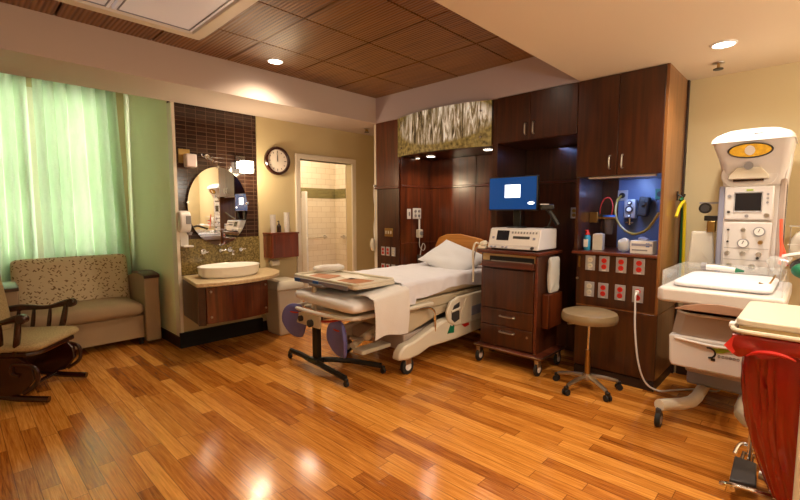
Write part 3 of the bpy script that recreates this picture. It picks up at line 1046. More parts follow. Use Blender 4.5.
# nurse-call cord on the white wall end
t = thing('call_cord', 'white call cord hanging on the pale wall end by the doorway', 'cord', (4.02, 4.31, 1.0))
part('hook', MB().cyl((4.03, 4.31, 1.85), (3.99, 4.31, 1.85), .014), 'white_pl', t)
part('cable', MB().tube([(4.0, 4.31, 1.85), (4.01, 4.33, 1.7), (4.01, 4.30, 1.5), (4.01, 4.33, 1.3), (4.0, 4.31, 1.15), (4.0, 4.30, 1.05)], .007, 8), 'white_pl', t)
part('handset', MB().tube([(3.98, 4.32, 1.14), (3.97, 4.32, 1.06), (3.98, 4.31, .98)], lambda u: .022 + .012 * sin(pi * u), 10), 'cream_pl', t)

# ================================================================== LEFT SIDE
# curtains ---------------------------------------------------------------
YCU = 6.52
rail = solo('curtain_rail', MB().box(XL + .02, 1.69, YCU - .012, YCU + .012, 3.06, 3.085), 'white_pl',
            'white ceiling track carrying the mint green curtains', 'curtain rail')
b = MB()
for x in (-1.2, -.3, .6, 1.5):
    b.cyl((x, YCU, 3.085), (x, YCU, ZB - .001), .008)
part('hanger', b, 'steel', rail)


def curtain(x0, x1, zb, nf, seed, label, lean=0.0):
    t = thing('curtain', label, 'curtain', ((x0 + x1) / 2, YCU, zb), 'mint green window curtains')
    rnd = random.Random(seed)
    ph = [rnd.random() * 6.28 for _ in range(4)]
    b = MB()

    def fn(u, v):
        k = 1 - v                       # 0 at the bottom
        env = .06 + .035 * v
        a = u * nf * 2 * pi + ph[0] + .9 * sin(u * 9 + ph[1])
        y = YCU + env * sin(a) + .02 * sin(2 * a + ph[2]) * v + .02 * sin(u * 5 + ph[3])
        x = x0 + (x1 - x0) * u + .012 * cos(a) + lean * v * u + .015 * v * sin(u * 14)
        z = 3.035 - v * (3.035 - zb) + (.008 * cos(u * nf * 4 * pi) * k ** 8)
        return (x, y, z)
    b.grid(fn, int(nf * 16), 26, (0, .004, 0))
    part('cloth', b, 'curtain', t, smooth=80)
    n = max(3, int(nf * 1.2))
    for i in range(n):
        x = x0 + (x1 - x0) * (i + .5) / n
        part('hook', MB().box(x - .006, x + .006, YCU - .018, YCU + .018, 3.022, 3.062), 'white_pl', t)
    return t


curtain(-.95, .728, .42, 13, 3, 'left mint green curtain panel running out of the frame', -.02)
curtain(.785, 1.60, .42, 6.5, 5, 'right mint green curtain panel hanging behind the loveseat', .07)

# loveseat ----------------------------------------------------------------
t = thing('loveseat', 'tan loveseat with leafy patterned back in front of the green curtains', 'sofa', (.98, 5.85, 0))
SX0, SX1, SF = .28, 1.655, 5.42
part('base', MB().box(SX0 + .16, SX1 - .16, SF + .05, 6.18, .075, .335), 'taupe', t, bevel=.01)
b = MB()
def seatf(v):
    w = v.copy()
    w.z += .012 * cos(v.x * 2.4)
    return w
b.pad(((SX0 + SX1) / 2, SF + .33, .41), (SX1 - SX0 - .315, .70, .175), .18, 22, seatf)
part('seat_cushion', b, 'taupe', t, smooth=80)
b = MB()
b.pad(((SX0 + SX1) / 2, 6.05, .70), (SX1 - SX0 - .31, .60, .19), .13, 24, None, rx=radians(80))
part('backrest', b, 'leafy', t, smooth=80)
part('back_frame', MB().box(SX0 + .14, SX1 - .14, 6.14, 6.24, .1, .74), 'taupe', t, bevel=.02)
for x0 in (SX0, SX1 - .155):
    prof = [(SF, .03), (SF, .755), (SF + .03, .775), (SF + .25, .79), (SF + .5, .765), (SF + .76, .70), (SF + .80, .62), (SF + .80, .03)]
    a = part('arm', MB().prism(prof, x0, x0 + .155, 'X'), 'taupe2', t, bevel=.012)
    cap = [(SF - .012, .752), (SF - .012, .785), (SF + .03, .802), (SF + .25, .818), (SF + .46, .80), (SF + .47, .772), (SF + .25, .79), (SF + .03, .776)]
    part('arm_cap', MB().prism(cap, x0 - .004, x0 + .159, 'X'), 'walnut', a, bevel=.005)
for x in (SX0 + .03, SX1 - .19):
    for y in (SF + .09, SF + .70):
        part('foot', MB().cyl((x + .16 if x < .9 else x, y, 0), (x + .16 if x < .9 else x, y, .074), .022, .03), 'black', t)

# glider rocking chair, faces local +x -----------------------------------
t = thing('glider_chair', 'dark mahogany glider armchair with straw coloured seat, cut off at left', 'chair', (.32, 4.73, 0), rz=radians(-38))
for s in (-1, 1):
    y = s * .26
    f = part('foot', MB().tube([(-.36, y, .035), (-.2, y, .05), (0, y, .085), (.2, y, .05), (.40, y, .032)], lambda u: .026, 8), 'mahog', t)
    # scrolled lyre shaped side
    b = MB()
    outer = [(-.30, .36), (-.33, .25), (-.29, .13), (-.14, .07), (.08, .065), (.24, .10), (.32, .20), (.31, .30), (.22, .38)]
    inner = [(.12, .34), (.17, .27), (.15, .19), (.06, .15), (-.08, .15), (-.18, .19), (-.22, .26), (-.2, .33)]
    b.prism(outer + [(-.02, .385)], y - .02, y + .02, 'Y')
    part('side_frame', b, 'mahog', t, bevel=.008)
    b = MB().tube([(.24, y + .024 * s, .10), (.34, y + .024 * s, .18), (.33, y + .024 * s, .30), (.19, y + .024 * s, .33), (.17, y + .024 * s, .26), (.22, y + .024 * s, .24)], .016, 8)
    part('scroll', b, 'mahog', t)
    # arm
    arm = part('armrest', MB().tube([(-.26, s * .29, .64), (-.1, s * .30, .66), (.08, s * .30, .655), (.2, s * .305, .68), (.28, s * .31, .70)], lambda u: .024 + .006 * sin(u * 9), 10), 'mahog', t)
    part('arm_knob', MB().cyl((.285, s * .31 - .03, .69), (.285, s * .31 + .03, .69), .038, n=20), 'mahog', arm, bevel=.01)
    for k, x in enumerate((-.13, -.01, .12)):
        part('spindle', MB().tube([(x - .02, s * .27, .42), (x - .008, s * .285, .54), (x, s * .295, .65)], lambda u: .010 + .007 * sin(pi * u), 8), 'mahog', t)
    part('arm_post', MB().tube([(.19, s * .27, .40), (.225, s * .285, .54), (.25, s * .30, .69)], lambda u: .016 + .008 * sin(pi * u), 10), 'mahog', t)
part('crossbar', MB().cyl((-.2, -.26, .07), (-.2, .26, .07), .018).cyl((.15, -.26, .07), (.15, .26, .07), .018), 'mahog', t)
part('seat_frame', MB().prism([(-.27, -.25), (.28, -.29), (.35, -.2), (.35, .2), (.28, .29), (-.27, .25)], .385, .42), 'mahog', t, bevel=.008)
b = MB()
b.pad((.045, 0, .455), (.66, .60, .09), .25, 18)
part('seat_cushion', b, 'weave', t, smooth=80)
b = MB()
b.pad((-.25, 0, .82), (.72, .54, .13), .2, 18, ry=radians(-99))
part('back_cushion', b, 'weave', t, smooth=80)
for s in (-1, 1):
    part('back_post', MB().tube([(-.25, s * .27, .38), (-.30, s * .275, .7), (-.39, s * .27, 1.12)], .022, 10), 'mahog', t)
part('back_rail', MB().tube([(-.385, -.27, 1.10), (-.40, -.1, 1.16), (-.40, .1, 1.16), (-.385, .27, 1.10)], .028, 10), 'mahog', t)

# vanity -------------------------------------------------------------------
t = thing('vanity_cabinet', 'wall mounted dark cherry vanity cabinet under the stone counter', 'cabinet', (2.1, 4.65, .36))
fr = [(1.69, 4.40), (1.76, 4.375), (1.9, 4.345), (2.07, 4.335), (2.24, 4.345), (2.38, 4.375), (2.45, 4.40)]
part('body', MB().prism([(1.75, YS - .03)] + [(1.69, 4.42)] + [(x, y + .02) for x, y in fr[1:-1]] + [(2.45, 4.42), (2.50, YS - .03)], .37, .765), 'cherry', t)
b = MB()
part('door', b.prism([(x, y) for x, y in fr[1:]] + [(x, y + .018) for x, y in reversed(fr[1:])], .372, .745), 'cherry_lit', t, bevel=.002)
part('corner_stile', MB().prism([(1.685, 4.395), (1.752, 4.372), (1.752, 4.395), (1.69, 4.418)], .36, .765), 'walnut', t, bevel=.002)
for x, y, z in ((1.80, 4.366, .70), (1.80, 4.366, .44), (2.41, 4.386, .44), (2.41, 4.386, .70)):
    part('stud', MB().cyl((x, y, z), (x, y - .016, z), .011, n=12), 'steel', t)
ct = [(1.756, YS - .028), (1.64, 4.30), (1.70, 4.275), (1.85, 4.235), (2.02, 4.22), (2.2, 4.235), (2.36, 4.275), (2.45, 4.315), (2.56, 4.39), (2.66, 4.50), (2.73, 4.62), (2.76, 4.76), (2.765, YS - .028)]
solo('vanity_counter', MB().prism(ct, .767, .805), 'stone', 'tan stone counter with bowed front holding the oval white sink', 'counter', bevel=.005)
t = thing('vessel_sink', 'oval white porcelain vessel sink on the tan vanity counter', 'sink', (2.08, 4.62, .806))
b = MB()
b.lathe([(.30, 0), (.325, .03), (.335, .105), (.338, .113), (.330, .117), (.320, .112), (.29, .05), (.20, .022), (.03, .016)], (2.13, 4.64, .806), 40, 1.0, .70)
part('basin', b, 'porcelain', t, smooth=60)
part('drain', MB().cyl((2.13, 4.64, .822), (2.13, 4.64, .827), .022), 'chrome', t)
t = thing('wall_faucet', 'chrome wall faucet with spout and two lever handles above the sink', 'faucet', (2.22, 4.95, 1.0))
part('spout', MB().tube([(2.30, YS - .01, 1.06), (2.295, 4.90, 1.065), (2.27, 4.83, 1.055), (2.25, 4.80, 1.02)], .014, 10), 'chrome', t)
for x in (2.18, 2.42):
    h = part('handle', MB().cyl((x, YS - .009, 1.055), (x, YS - .05, 1.055), .022), 'chrome', t)
    part('lever', MB().cyl((x, YS - .045, 1.055), (x + .06, YS - .05, 1.062), .008), 'chrome', h)
part('wall_rose', MB().cyl((2.30, YS - .009, 1.06), (2.30, YS - .02, 1.06), .03), 'chrome', t)
t = thing('wall_spigot', 'small chrome valve on the mosaic left of the main faucet', 'faucet', (1.99, 4.96, 1.03))
part('rose', MB().cyl((1.99, YS - .009, 1.055), (1.99, YS - .025, 1.055), .03), 'chrome', t)
part('knob', MB().cyl((1.99, YS - .025, 1.055), (1.99, YS - .06, 1.05), .016).cyl((1.95, YS - .055, 1.05), (2.03, YS - .055, 1.05), .007), 'chrome', t)

# mirror ---------------------------------------------------------------------
t = thing('oval_mirror', 'large oval frameless mirror on the brown tile wall', 'mirror', (2.20, 4.97, 1.16))
mx_, mz_, ra, rb = 2.185, 1.565, .345, .445
n = 56
b = MB().prism([(mx_ + ra * cos(2 * pi * k / n), mz_ + rb * sin(2 * pi * k / n)) for k in range(n)], 4.975, 4.981, 'Y')
part('glass', b, 'mirror', t)
part('backing', MB().prism([(mx_ + (ra - .012) * cos(2 * pi * k / n), mz_ + (rb - .012) * sin(2 * pi * k / n)) for k in range(n)], 4.9815, 5.019, 'Y'), 'grey_pl', t)
for x, z in ((mx_, mz_ + rb), (mx_, mz_ - rb), (mx_ - ra, mz_ + .04), (mx_ + ra, mz_ + .04)):
    part('clip', MB().cyl((x, 4.960, z), (x, 5.0, z), .014, n=12), 'chrome', t)

# sconces ----------------------------------------------------------------------
def sconce(x, z, label, lit):
    t = thing('wall_sconce', label, 'wall lamp', (x, 4.95, z - .11), 'sconces beside the mirror')
    part('backplate', MB().box(x - .07, x + .05, 5.0, 5.018, z - .05, z + .10), 'brass' if not lit else 'chrome', t, bevel=.003)
    part('bracket', MB().cyl((x, 5.0, z + .02), (x, 4.93, z + .02), .012), 'chrome', t)
    w = .055 if not lit else .07
    b = MB().box(x - w + .02, x + w + .02, 4.87, 4.965, z - .10, z + .04)
    part('shade', b, 'lamp_soft' if lit else 'lamp_off', t, bevel=.012)
    return t


sconce(1.845, 2.08, 'unlit square glass sconce on brassy plate left of the oval mirror', False)
sconce(2.485, 2.06, 'glowing glass sconce on the brown tile right of the oval mirror', True)
lamp('POINT', (2.505, 4.82, 2.0), 20, (1.0, .78, .50), .06)
t = thing('robe_hook', 'small chrome double hook on the brown tile above the mirror', 'hook', (2.08, 4.97, 2.05))
part('plate', MB().cyl((2.08, 5.018, 2.12), (2.08, 5.0, 2.12), .028), 'chrome', t)
part('prong', MB().tube([(2.08, 5.0, 2.12), (2.02, 4.96, 2.11), (2.0, 4.95, 2.14)], .009, 8), 'chrome', t)
part('prong', MB().tube([(2.08, 5.0, 2.12), (2.12, 4.96, 2.08), (2.13, 4.95, 2.05)], .012, 8), 'chrome', t)

# soap dispenser --------------------------------------------------------------
t = thing('soap_dispenser', 'white hands free soap dispenser on the tile left of the mirror', 'soap dispenser', (1.81, 4.94, 1.12))
part('backplate', MB().box(1.75, 1.84, 4.99, 5.018, 1.13, 1.50), 'white_pl', t, bevel=.008)
part('housing', MB().prism([(4.99, 1.28), (4.93, 1.28), (4.895, 1.33), (4.89, 1.45), (4.92, 1.505), (4.99, 1.515)], 1.73, 1.845, 'X'), 'white_pl', t, bevel=.015)
part('window', MB().box(1.785, 1.838, 4.884, 4.90, 1.37, 1.46), 'grey_pl', t, bevel=.006)
part('nozzle', MB().cyl((1.83, 4.93, 1.28), (1.83, 4.93, 1.25), .03, .02), 'grey_pl', t)
part('drip_tray', MB().box(1.755, 1.86, 4.90, 5.0, 1.12, 1.135), 'white_pl', t, bevel=.004)

# wall clock --------------------------------------------------------------------
cx, cz = 2.955, 2.145
t = thing('wall_clock', 'round dark rimmed wall clock between brown tile and doorway', 'clock', (cx, 4.98, cz - .17))
b = MB()
n = 40
prof = [(.178, 4.998), (.178, 4.968), (.165, 4.955), (.145, 4.958), (.138, 4.975), (.138, 4.998)]
vs = [(cx + q * cos(2 * pi * k / n), yy, cz + q * sin(2 * pi * k / n)) for q, yy in prof for k in range(n)]
b._add(vs, [(i * n + k, i * n + (k + 1) % n, ((i + 1) % 6) * n + (k + 1) % n, ((i + 1) % 6) * n + k) for i in range(6) for k in range(n)])
part('rim', b, 'mahog', t)
fc = part('face', MB().cyl((cx, 4.998, cz), (cx, 4.980, cz), .138, n=40), 'clockface', t)
b = MB()
for k in range(12):
    a = k * pi / 6
    L_ = .018 if k % 3 else .03
    b.cbox((cx + .112 * sin(a), 4.979, cz + .112 * cos(a)), (.008, .002, L_), ry=a)
part('hour_marks', b, 'black', fc)
part('hour_hand', MB().cbox((cx - .001, 4.977, cz + .03), (.010, .002, .07), ry=radians(-2)), 'black', t)
part('minute_hand', MB().cbox((cx - .003, 4.975, cz + .045), (.007, .002, .11), ry=radians(-4)), 'black', t)

# paper towel cabinet with cups -------------------------------------------------
t = thing('towel_cabinet', 'small reddish wooden towel dispenser box on the wall by the doorway', 'cabinet', (2.93, 4.87, .88))
part('body', MB().box(2.74, 3.12, 4.80, YS - .001, .93, 1.225), 'redwood', t)
part('lid', MB().box(2.73, 3.13, 4.79, YS - .001, 1.226, 1.245), 'redwood', t, bevel=.003)
part('front_panel', MB().box(2.745, 3.115, 4.785, 4.799, .935, 1.222), 'redwood', t, bevel=.003)


def cups(x, y, z, n, label):
    t = thing('cup_stack', label, 'cups', (x, y, z), 'stacks of white cups')
    for k in range(n):
        zz = z + k * .028
        part('cup', MB().lathe([(.028, 0), (.036, .075), (.0385, .08), (.035, .081), (.027, .004)], (x, y, zz), 16), 'white_pl', t)
    return t


cups(2.80, 4.86, 1.2455, 6, 'stack of white paper cups at the left end of the towel cabinet')
cups(3.0, 4.87, 1.2455, 7, 'taller stack of white paper cups nearer the doorway')
t = thing('soap_bottle', 'small brown pump bottle standing between the two cup stacks', 'bottle', (2.905, 4.90, 1.2455))
part('body', MB().lathe([(.026, 0), (.028, .01), (.028, .08), (.012, .10), (.011, .11)], (2.905, 4.90, 1.2455)), 'mahog', t)
part('pump', MB().cyl((2.905, 4.90, 1.355), (2.905, 4.90, 1.39), .007).cyl((2.905, 4.90, 1.385), (2.875, 4.88, 1.383), .006), 'dark_grey', t)
# white cylinder hanging underneath
t = thing('toilet_roll', 'small white roll on a wall holder beneath the towel cabinet', 'paper roll', (2.85, 4.93, .78))
part('holder', MB().box(2.79, 2.91, 4.97, YS - .001, .855, .885), 'chrome', t)
part('roll', MB().cyl((2.80, 4.93, .855), (2.90, 4.93, .855), .035, n=20), 'paper', t)

# waste bin -----------------------------------------------------------------------
t = thing('waste_bin', 'tall beige waste bin between the vanity and the doorway', 'bin', (2.86, 4.72, 0))
b = MB()
b.cbox((0, 0, 0), (0, 0, 0))
b = MB()
def binlayer(z, w, d):
    return [(2.845 - w / 2, 4.76 - d / 2, z), (2.845 + w / 2, 4.76 - d / 2, z), (2.845 + w / 2, 4.76 + d / 2, z), (2.845 - w / 2, 4.76 + d / 2, z)]
b._add(binlayer(.0, .26, .30) + binlayer(.56, .34, .38), [(3, 2, 1, 0), (4, 5, 6, 7), (0, 1, 5, 4), (1, 2, 6, 5), (2, 3, 7, 6), (3, 0, 4, 7)])
part('body', b, 'cream_pl', t, bevel=.02, seg=3)
b = MB()
b._add(binlayer(.561, .37, .41) + binlayer(.61, .37, .41) + binlayer(.67, .30, .34), [(3, 2, 1, 0), (0, 1, 5, 4), (1, 2, 6, 5), (2, 3, 7, 6), (3, 0, 4, 7), (4, 5, 9, 8), (5, 6, 10, 9), (6, 7, 11, 10), (7, 4, 8, 11), (8, 9, 10, 11)])
part('lid', b, 'cream_pl', t, bevel=.012, seg=3)

# ================================================================== BED
def caster(t, x, y, r, w=.028, top=.16, rz=0.0, wm='rubber', label=None, zoff=0.0):
    c = part('caster', MB().cbox((x, y, r * 1.1 + (top - r * 1.1) / 2 + .012), (r * 1.0, w * 1.5, top - r * 1.15), rz=rz), 'steel', t, bevel=.004)
    dx, dy = -sin(rz) * w / 2, cos(rz) * w / 2
    part('wheel', MB().cyl((x - dx, y - dy, r + zoff), (x + dx, y + dy, r + zoff), r, n=22), wm, c, bevel=.003)
    part('hub', MB().cyl((x - dx * 1.25, y - dy * 1.25, r + zoff), (x + dx * 1.25, y + dy * 1.25, r + zoff), r * .5, n=16), 'white_pl', c)
    return c


t = thing('birthing_bed', 'beige adjustable hospital birthing bed with its head in the wooden alcove', 'bed', (3.4, 3.14, 0))
BY0, BY1 = 2.66, 3.60
# cast base cover, near side and far side
side = [(2.72, .17), (2.74, .24), (2.80, .29), (2.95, .31), (3.15, .37), (3.35, .42), (3.6, .44), (4.35, .44), (4.38, .30), (4.25, .22), (3.6, .19), (3.15, .20), (3.0, .16), (2.85, .15)]
for y0, y1 in ((BY0 - .04, BY0 + .06), (BY1 - .10, BY1)):
    bc = part('base_cover', MB().prism(side, y0, y1, 'Y'), 'cream_pl', t, bevel=.022, seg=3)
part('chassis', MB().box(2.9, 4.35, BY0 + .065, BY1 - .105, .19, .36), 'warmer_d', t, bevel=.02)
# decals on the near cover
dy = BY0 - .0425
dec = part('sticker', MB().prism([(3.42, .28), (3.47, .36), (3.50, .34), (3.54, .36), (3.53, .27)], dy, dy + .002, 'Y'), 'green', t, label='green leaf sticker on the base cover')
dec = part('sticker', MB().prism([(3.63, .35), (3.70, .37), (3.75, .33), (3.77, .38), (3.80, .30), (3.72, .29)], dy, dy + .002, 'Y'), 'red', t, label='red sticker on the base cover')
for x, y in ((2.88, BY0 + .01), (2.88, BY1 - .05), (4.2, BY0 + .01), (4.2, BY1 - .05)):
    caster(t, x, y, .075, .035, .17)
# lift columns and deck
part('lift_column', MB().box(3.25, 3.45, 2.95, 3.3, .34, .56), 'grey_pl', t, bevel=.01)
part('lift_column', MB().box(4.0, 4.2, 2.95, 3.3, .34, .56), 'grey_pl', t, bevel=.01)
part('deck', MB().box(2.84, 4.42, BY0 + .03, BY1 - .03, .56, .66), 'mattress', t, bevel=.015)
part('lower_skirt', MB().prism([(2.84, .40), (2.84, .56), (3.75, .56), (3.75, .50), (3.35, .46), (3.1, .40), (2.95, .37)], BY0 + .035, BY1 - .06, 'Y'), 'mattress', t, bevel=.02)
b = MB()
b.pad((3.62, 3.13, .745), (1.58, .93, .17), .16, 22)
part('mattress', b, 'mattress', t, smooth=80)
# foot section, lower
b = MB()
b.pad((2.575, 3.20, .695), (.56, .92, .13), .2, 16, lambda v: Vector((v.x, v.y, v.z + .02 * v.y)))
part('foot_cushion', b, 'roll', t, smooth=80)
part('foot_frame', MB().tube([(2.83, 2.80, .585), (2.45, 2.80, .585), (2.34, 2.90, .58), (2.30, 3.2, .575), (2.30, 3.55, .575), (2.38, 3.68, .575), (2.8, 3.66, .58)], .020, 10), 'white_pl', t)
part('foot_tray', MB().box(2.40, 2.84, 2.84, 3.62, .56, .585), 'cream_pl', t, bevel=.01)
# leg supports (calf pads)
def calfpad(cx, cy, cz, rz, label):
    def f(v):
        w = v.copy()
        w.x += -2.2 * v.y * v.y + .25 * v.z * v.z
        w.y *= 1 - .5 * max(0, -v.z) / .2
        return w
    p = part('calf_pad', MB().pad((cx, cy, cz), (.06, .28, .35), .5, 16, f, rz=rz, ry=radians(-8)), 'indigo', t, smooth=80, label=label)
    s = Vector((-cos(rz), -sin(rz)))
    sx, sy = -sin(rz), cos(rz)
    q = [(cx + s.x * .045 + sx * k * .12 + abs(k) * .02, cy + s.y * .045 + sy * k * .12, cz + .105 - .012 * (1 - k * k)) for k in (-1, -.5, 0, .5, 1)]
    part('strap', MB().tube(q, .008, 6), 'redstrap', p)
    return p


calfpad(2.32, 3.62, .44, radians(18), 'indigo calf pad at the far corner of the foot end')
calfpad(2.38, 3.02, .36, radians(-4), 'indigo calf pad at the near corner of the foot end')
part('pad_arm', MB().tube([(2.36, 3.64, .44), (2.5, 3.60, .42), (2.7, 3.5, .44), (2.86, 3.4, .50)], .018, 8), 'steel', t)
part('pad_arm', MB().tube([(2.44, 2.98, .38), (2.58, 2.95, .34), (2.72, 2.9, .37), (2.86, 2.9, .46)], .018, 8), 'steel', t)
for q in ((2.62, 2.93, .36), (2.76, 2.90, .42)):
    part('joint', MB().ball(q, .042), 'cream_pl', t)
for q in ((2.55, 3.58, .43), (2.72, 3.49, .45)):
    part('joint', MB().ball(q, .042), 'dark_grey', t)
part('red_belt', MB().tube([(2.33, 3.60, .545), (2.32, 3.4, .505), (2.33, 3.2, .505), (2.36, 3.05, .53), (2.42, 2.88, .57)], .011, 8), 'redstrap', t, label='loose red strap across the foot end')
part('actuator', MB().cyl((2.5, 3.0, .28), (2.9, 3.1, .36), .03).cyl((2.62, 3.3, .36), (2.95, 3.3, .42), .028), 'cream_pl', t)
part('mount_block', MB().box(2.295, 2.325, 3.22, 3.60, .43, .555), 'cream_pl', t, bevel=.012)
part('mount_knob', MB().cyl((2.295, 3.50, .49), (2.27, 3.50, .49), .028), 'dark_grey', t)
part('mount_knob', MB().cyl((2.295, 3.34, .47), (2.265, 3.34, .47), .035), 'dark_grey', t)
part('foot_step', MB().box(2.50, 2.86, 2.86, 3.0, .22, .26), 'cream_pl', t, bevel=.01)
# arm-like bracket and chrome hand bar at near side
part('side_bracket', MB().box(2.87, 3.22, BY0 - .03, BY0 + .05, .60, .635), 'cream_pl', t, bevel=.012)
part('grab_handle', MB().tube([(3.02, BY0 - .015, .595), (3.14, BY0 - .025, .59), (3.22, BY0 - .03, .54), (3.235, BY0 - .03, .44), (3.235, BY0 - .03, .34)], .013, 8), 'chrome', t)
# side rails
def siderail(y0, y1, label=None):
    r = part('side_rail', MB().prism([(3.42, .40), (3.40, .50), (3.46, .60), (3.58, .635), (4.28, .65), (4.30, .36), (4.0, .32), (3.55, .335)], y0, y1, 'Y'), 'cream_pl', t, bevel=.015, seg=3)
    return r
r = siderail(BY0 - .055, BY0 - .02)
part('grip_slot', MB().prism([(3.47, .42), (3.47, .49), (3.51, .555), (3.60, .58), (3.60, .535), (3.55, .50), (3.60, .49), (3.60, .40), (3.52, .38)], BY0 - .0585, BY0 - .0545, 'Y'), 'dark_grey', r)
part('slot_bar', MB().cyl((3.46, BY0 - .06, .50), (3.61, BY0 - .06, .515), .012), 'cream_pl', r)
part('control_panel', MB().prism([(3.82, .40), (3.82, .50), (4.10, .51), (4.10, .41)], BY0 - .0585, BY0 - .0545, 'Y'), 'lilac_pl', r)
part('ridge', MB().tube([(3.64, BY0 - .057, .36), (3.66, BY0 - .057, .50), (3.72, BY0 - .057, .60)], .006, 6), 'cream_pl', r)
siderail(BY1 + .01, BY1 + .04)
# headboard
hb = [(2.74, .62), (2.74, 1.02), (2.80, 1.12), (2.95, 1.18), (3.25, 1.225), (3.45, 1.215), (3.58, 1.17), (3.64, 1.06), (3.64, .62)]
part('headboard', MB().prism(hb, 4.47, 4.51, 'X'), 'headboard', t, bevel=.012, seg=3)

# sheet over the mattress
def sheet_fn(u, v):
    # u along bed from foot to head, v across from near edge to far edge
    x = 2.80 + 1.6 * u
    s = (v - .5) * 2
    half = .478
    drop_n = .13 + .025 * sin(u * 9) + (.05 if u < .12 else 0)
    if abs(s) > .84:
        k = (abs(s) - .84) / .16
        y = 3.13 + math.copysign(half + .004 * sin(u * 40), s)
        z = .835 - k * drop_n
    else:
        y = 3.13 + s / .84 * half
        e = max(0, abs(s) / .84 - .93) / .07
        z = .848 - .013 * e * e
    z += .010 * sin(u * 3.1 + 1) + .02 * u * u
    z += .006 * noise.noise(Vector((x * 7, y * 5, 0))) + .004 * noise.noise(Vector((x * 16, y * 14, 3)))
    y += .006 * noise.noise(Vector((x * 12, z * 9, 5))) * (abs(s) > .8)
    return (x, y, z)
b = MB()
b.grid(sheet_fn, 90, 60, (0, 0, 0.004))
# foot end fold
def foot_fn(u, v):
    y = 2.66 + .94 * u
    k = v
    x = 2.80 - .04 * sin(k * 2.5) + .01 * sin(u * 20)
    z = .846 - k * .14 + .006 * noise.noise(Vector((y * 9, k * 3, 1)))
    return (x, y, z)
b.grid(foot_fn, 50, 8, (-.004, 0, 0))
sh = solo('bed_sheet', b, 'sheet', 'rumpled white sheet spread over the hospital bed mattress', 'bed sheet', smooth=80)

# towel hanging over the near foot corner
def tw(u, v):
    x = 2.40 + .44 * u + .03 * v * (0.5 - u) + .02 * (1 - v) * sin(u * 3)
    fold = .012 * sin(u * 11 + 1) * v + .006 * noise.noise(Vector((u * 6, v * 5, 2)))
    if v < .28:
        k = v / .28
        y = 2.83 - .21 * k
        z = .782 + .05 * u + .012 * sin(k * 3) - (0.01 if k > .8 else 0)
    else:
        k = (v - .28) / .72
        y = 2.605 - .015 * sin(k * 3) - fold
        z = .775 + .05 * u - k * (.345 + .05 * u) + .018 * sin(u * 5) * k
    return (x, y + fold * .5, z)
b = MB()
b.grid(tw, 36, 36, (0, .006, .004))
t2 = solo('draped_towel', b, 'towel', 'white towel draped over the near foot corner of the bed', 'towel', smooth=80)

# pillow: pinched corners, leaning back on the headboard
def pil(sgn):
    def f(u, v):
        a, c = u * 2 - 1, v * 2 - 1
        k = (max(0, 1 - abs(a) ** 2.6) * max(0, 1 - abs(c) ** 2.6)) ** .55
        pin = 1 - .07 * (1 - abs(a) ** 2) * abs(c) - .07 * (1 - abs(c) ** 2) * abs(a)
        x, y = .25 * a * pin, .36 * c * pin
        z = sgn * .085 * k + (.010 * noise.noise(Vector((a * 2.4, c * 2.4, sgn))) + .008 * sin(a * 5 + c * 3)) * k
        return PM @ Vector((x, y, z))
    return f
PM = Matrix.Translation((4.10, 3.07, .955)) @ Matrix.Rotation(radians(-14), 4, 'Z') @ Matrix.Rotation(radians(-27), 4, 'Y') @ Matrix.Rotation(radians(16), 4, 'X')
b = MB()
b.grid(pil(1), 26, 26).grid(pil(-1), 26, 26)
solo('pillow', b, 'pillow', 'white pillow leaning against the curved wooden headboard', 'pillow', smooth=80)

# ================================================================== OVERBED TABLE
t = thing('overbed_table', 'beige overbed table on a black wheeled base at the foot of the bed', 'table', (2.4, 3.25, 0))
part('base_leg', MB().tube([(2.37, 3.82, .085), (2.37, 3.62, .085), (2.34, 3.45, .09), (2.33, 3.25, .085), (2.30, 2.86, .07)], .026, 8), 'black', t)
part('base_leg', MB().tube([(2.36, 3.40, .09), (2.48, 3.26, .095), (2.60, 3.12, .085), (2.73, 2.86, .07)], .026, 8), 'black', t)
part('hub_plate', MB().cbox((2.355, 3.36, .10), (.11, .14, .05)), 'black', t, bevel=.012)
for x, y in ((2.37, 3.84), (2.295, 2.84), (2.735, 2.84)):
    c = part('caster', MB().cbox((x, y, .055), (.03, .03, .035)), 'black', t, bevel=.004)
    part('wheel', MB().cyl((x - .012, y, .026), (x + .012, y, .026), .026, n=16), 'rubber', c)
part('post', MB().cbox((2.365, 3.36, .30), (.055, .075, .38)), 'black', t, bevel=.008)
part('inner_post', MB().cbox((2.345, 3.36, .65), (.03, .045, .34)), 'cream_pl', t, bevel=.005)
part('top_support', MB().box(2.31, 2.70, 3.18, 3.40, .815, .842), 'grey_pl', t, bevel=.005)
tp = [(2.33, 2.78), (2.36, 2.75), (2.79, 2.74), (2.83, 2.78), (2.83, 3.68), (2.80, 3.71), (2.36, 3.71), (2.33, 3.68)]
part('tabletop', MB().prism(tp, .843, .878), 'cream_pl', t, bevel=.012, seg=3)
b = MB().tube([(2.345, 2.79, .886), (2.375, 2.762, .886), (2.785, 2.757, .886), (2.815, 2.79, .886), (2.815, 3.67, .886), (2.785, 3.695, .886), (2.375, 3.695, .886), (2.345, 3.67, .886)], .013, 8, close=True, smooth=False)
part('rim', b, 'cream_pl', t)
part('edge_band', MB().box(2.322, 2.33, 2.85, 3.62, .83, .868), 'lilac_pl', t)
for y in (3.60, 3.30):
    part('clip', MB().box(2.314, 2.324, y - .04, y + .04, .832, .866), 'blue', t, label='blue clip on the table edge')
Z0 = .8792
def sheetpaper(cx, cy, w, d, rz, z, m, label, name='magazine', cat='magazine', th=.004):
    return solo(name, MB().cbox((cx, cy, z + th / 2), (w, d, th), rz=rz), m, label, cat, 'papers on the overbed table', bevel=.0008)
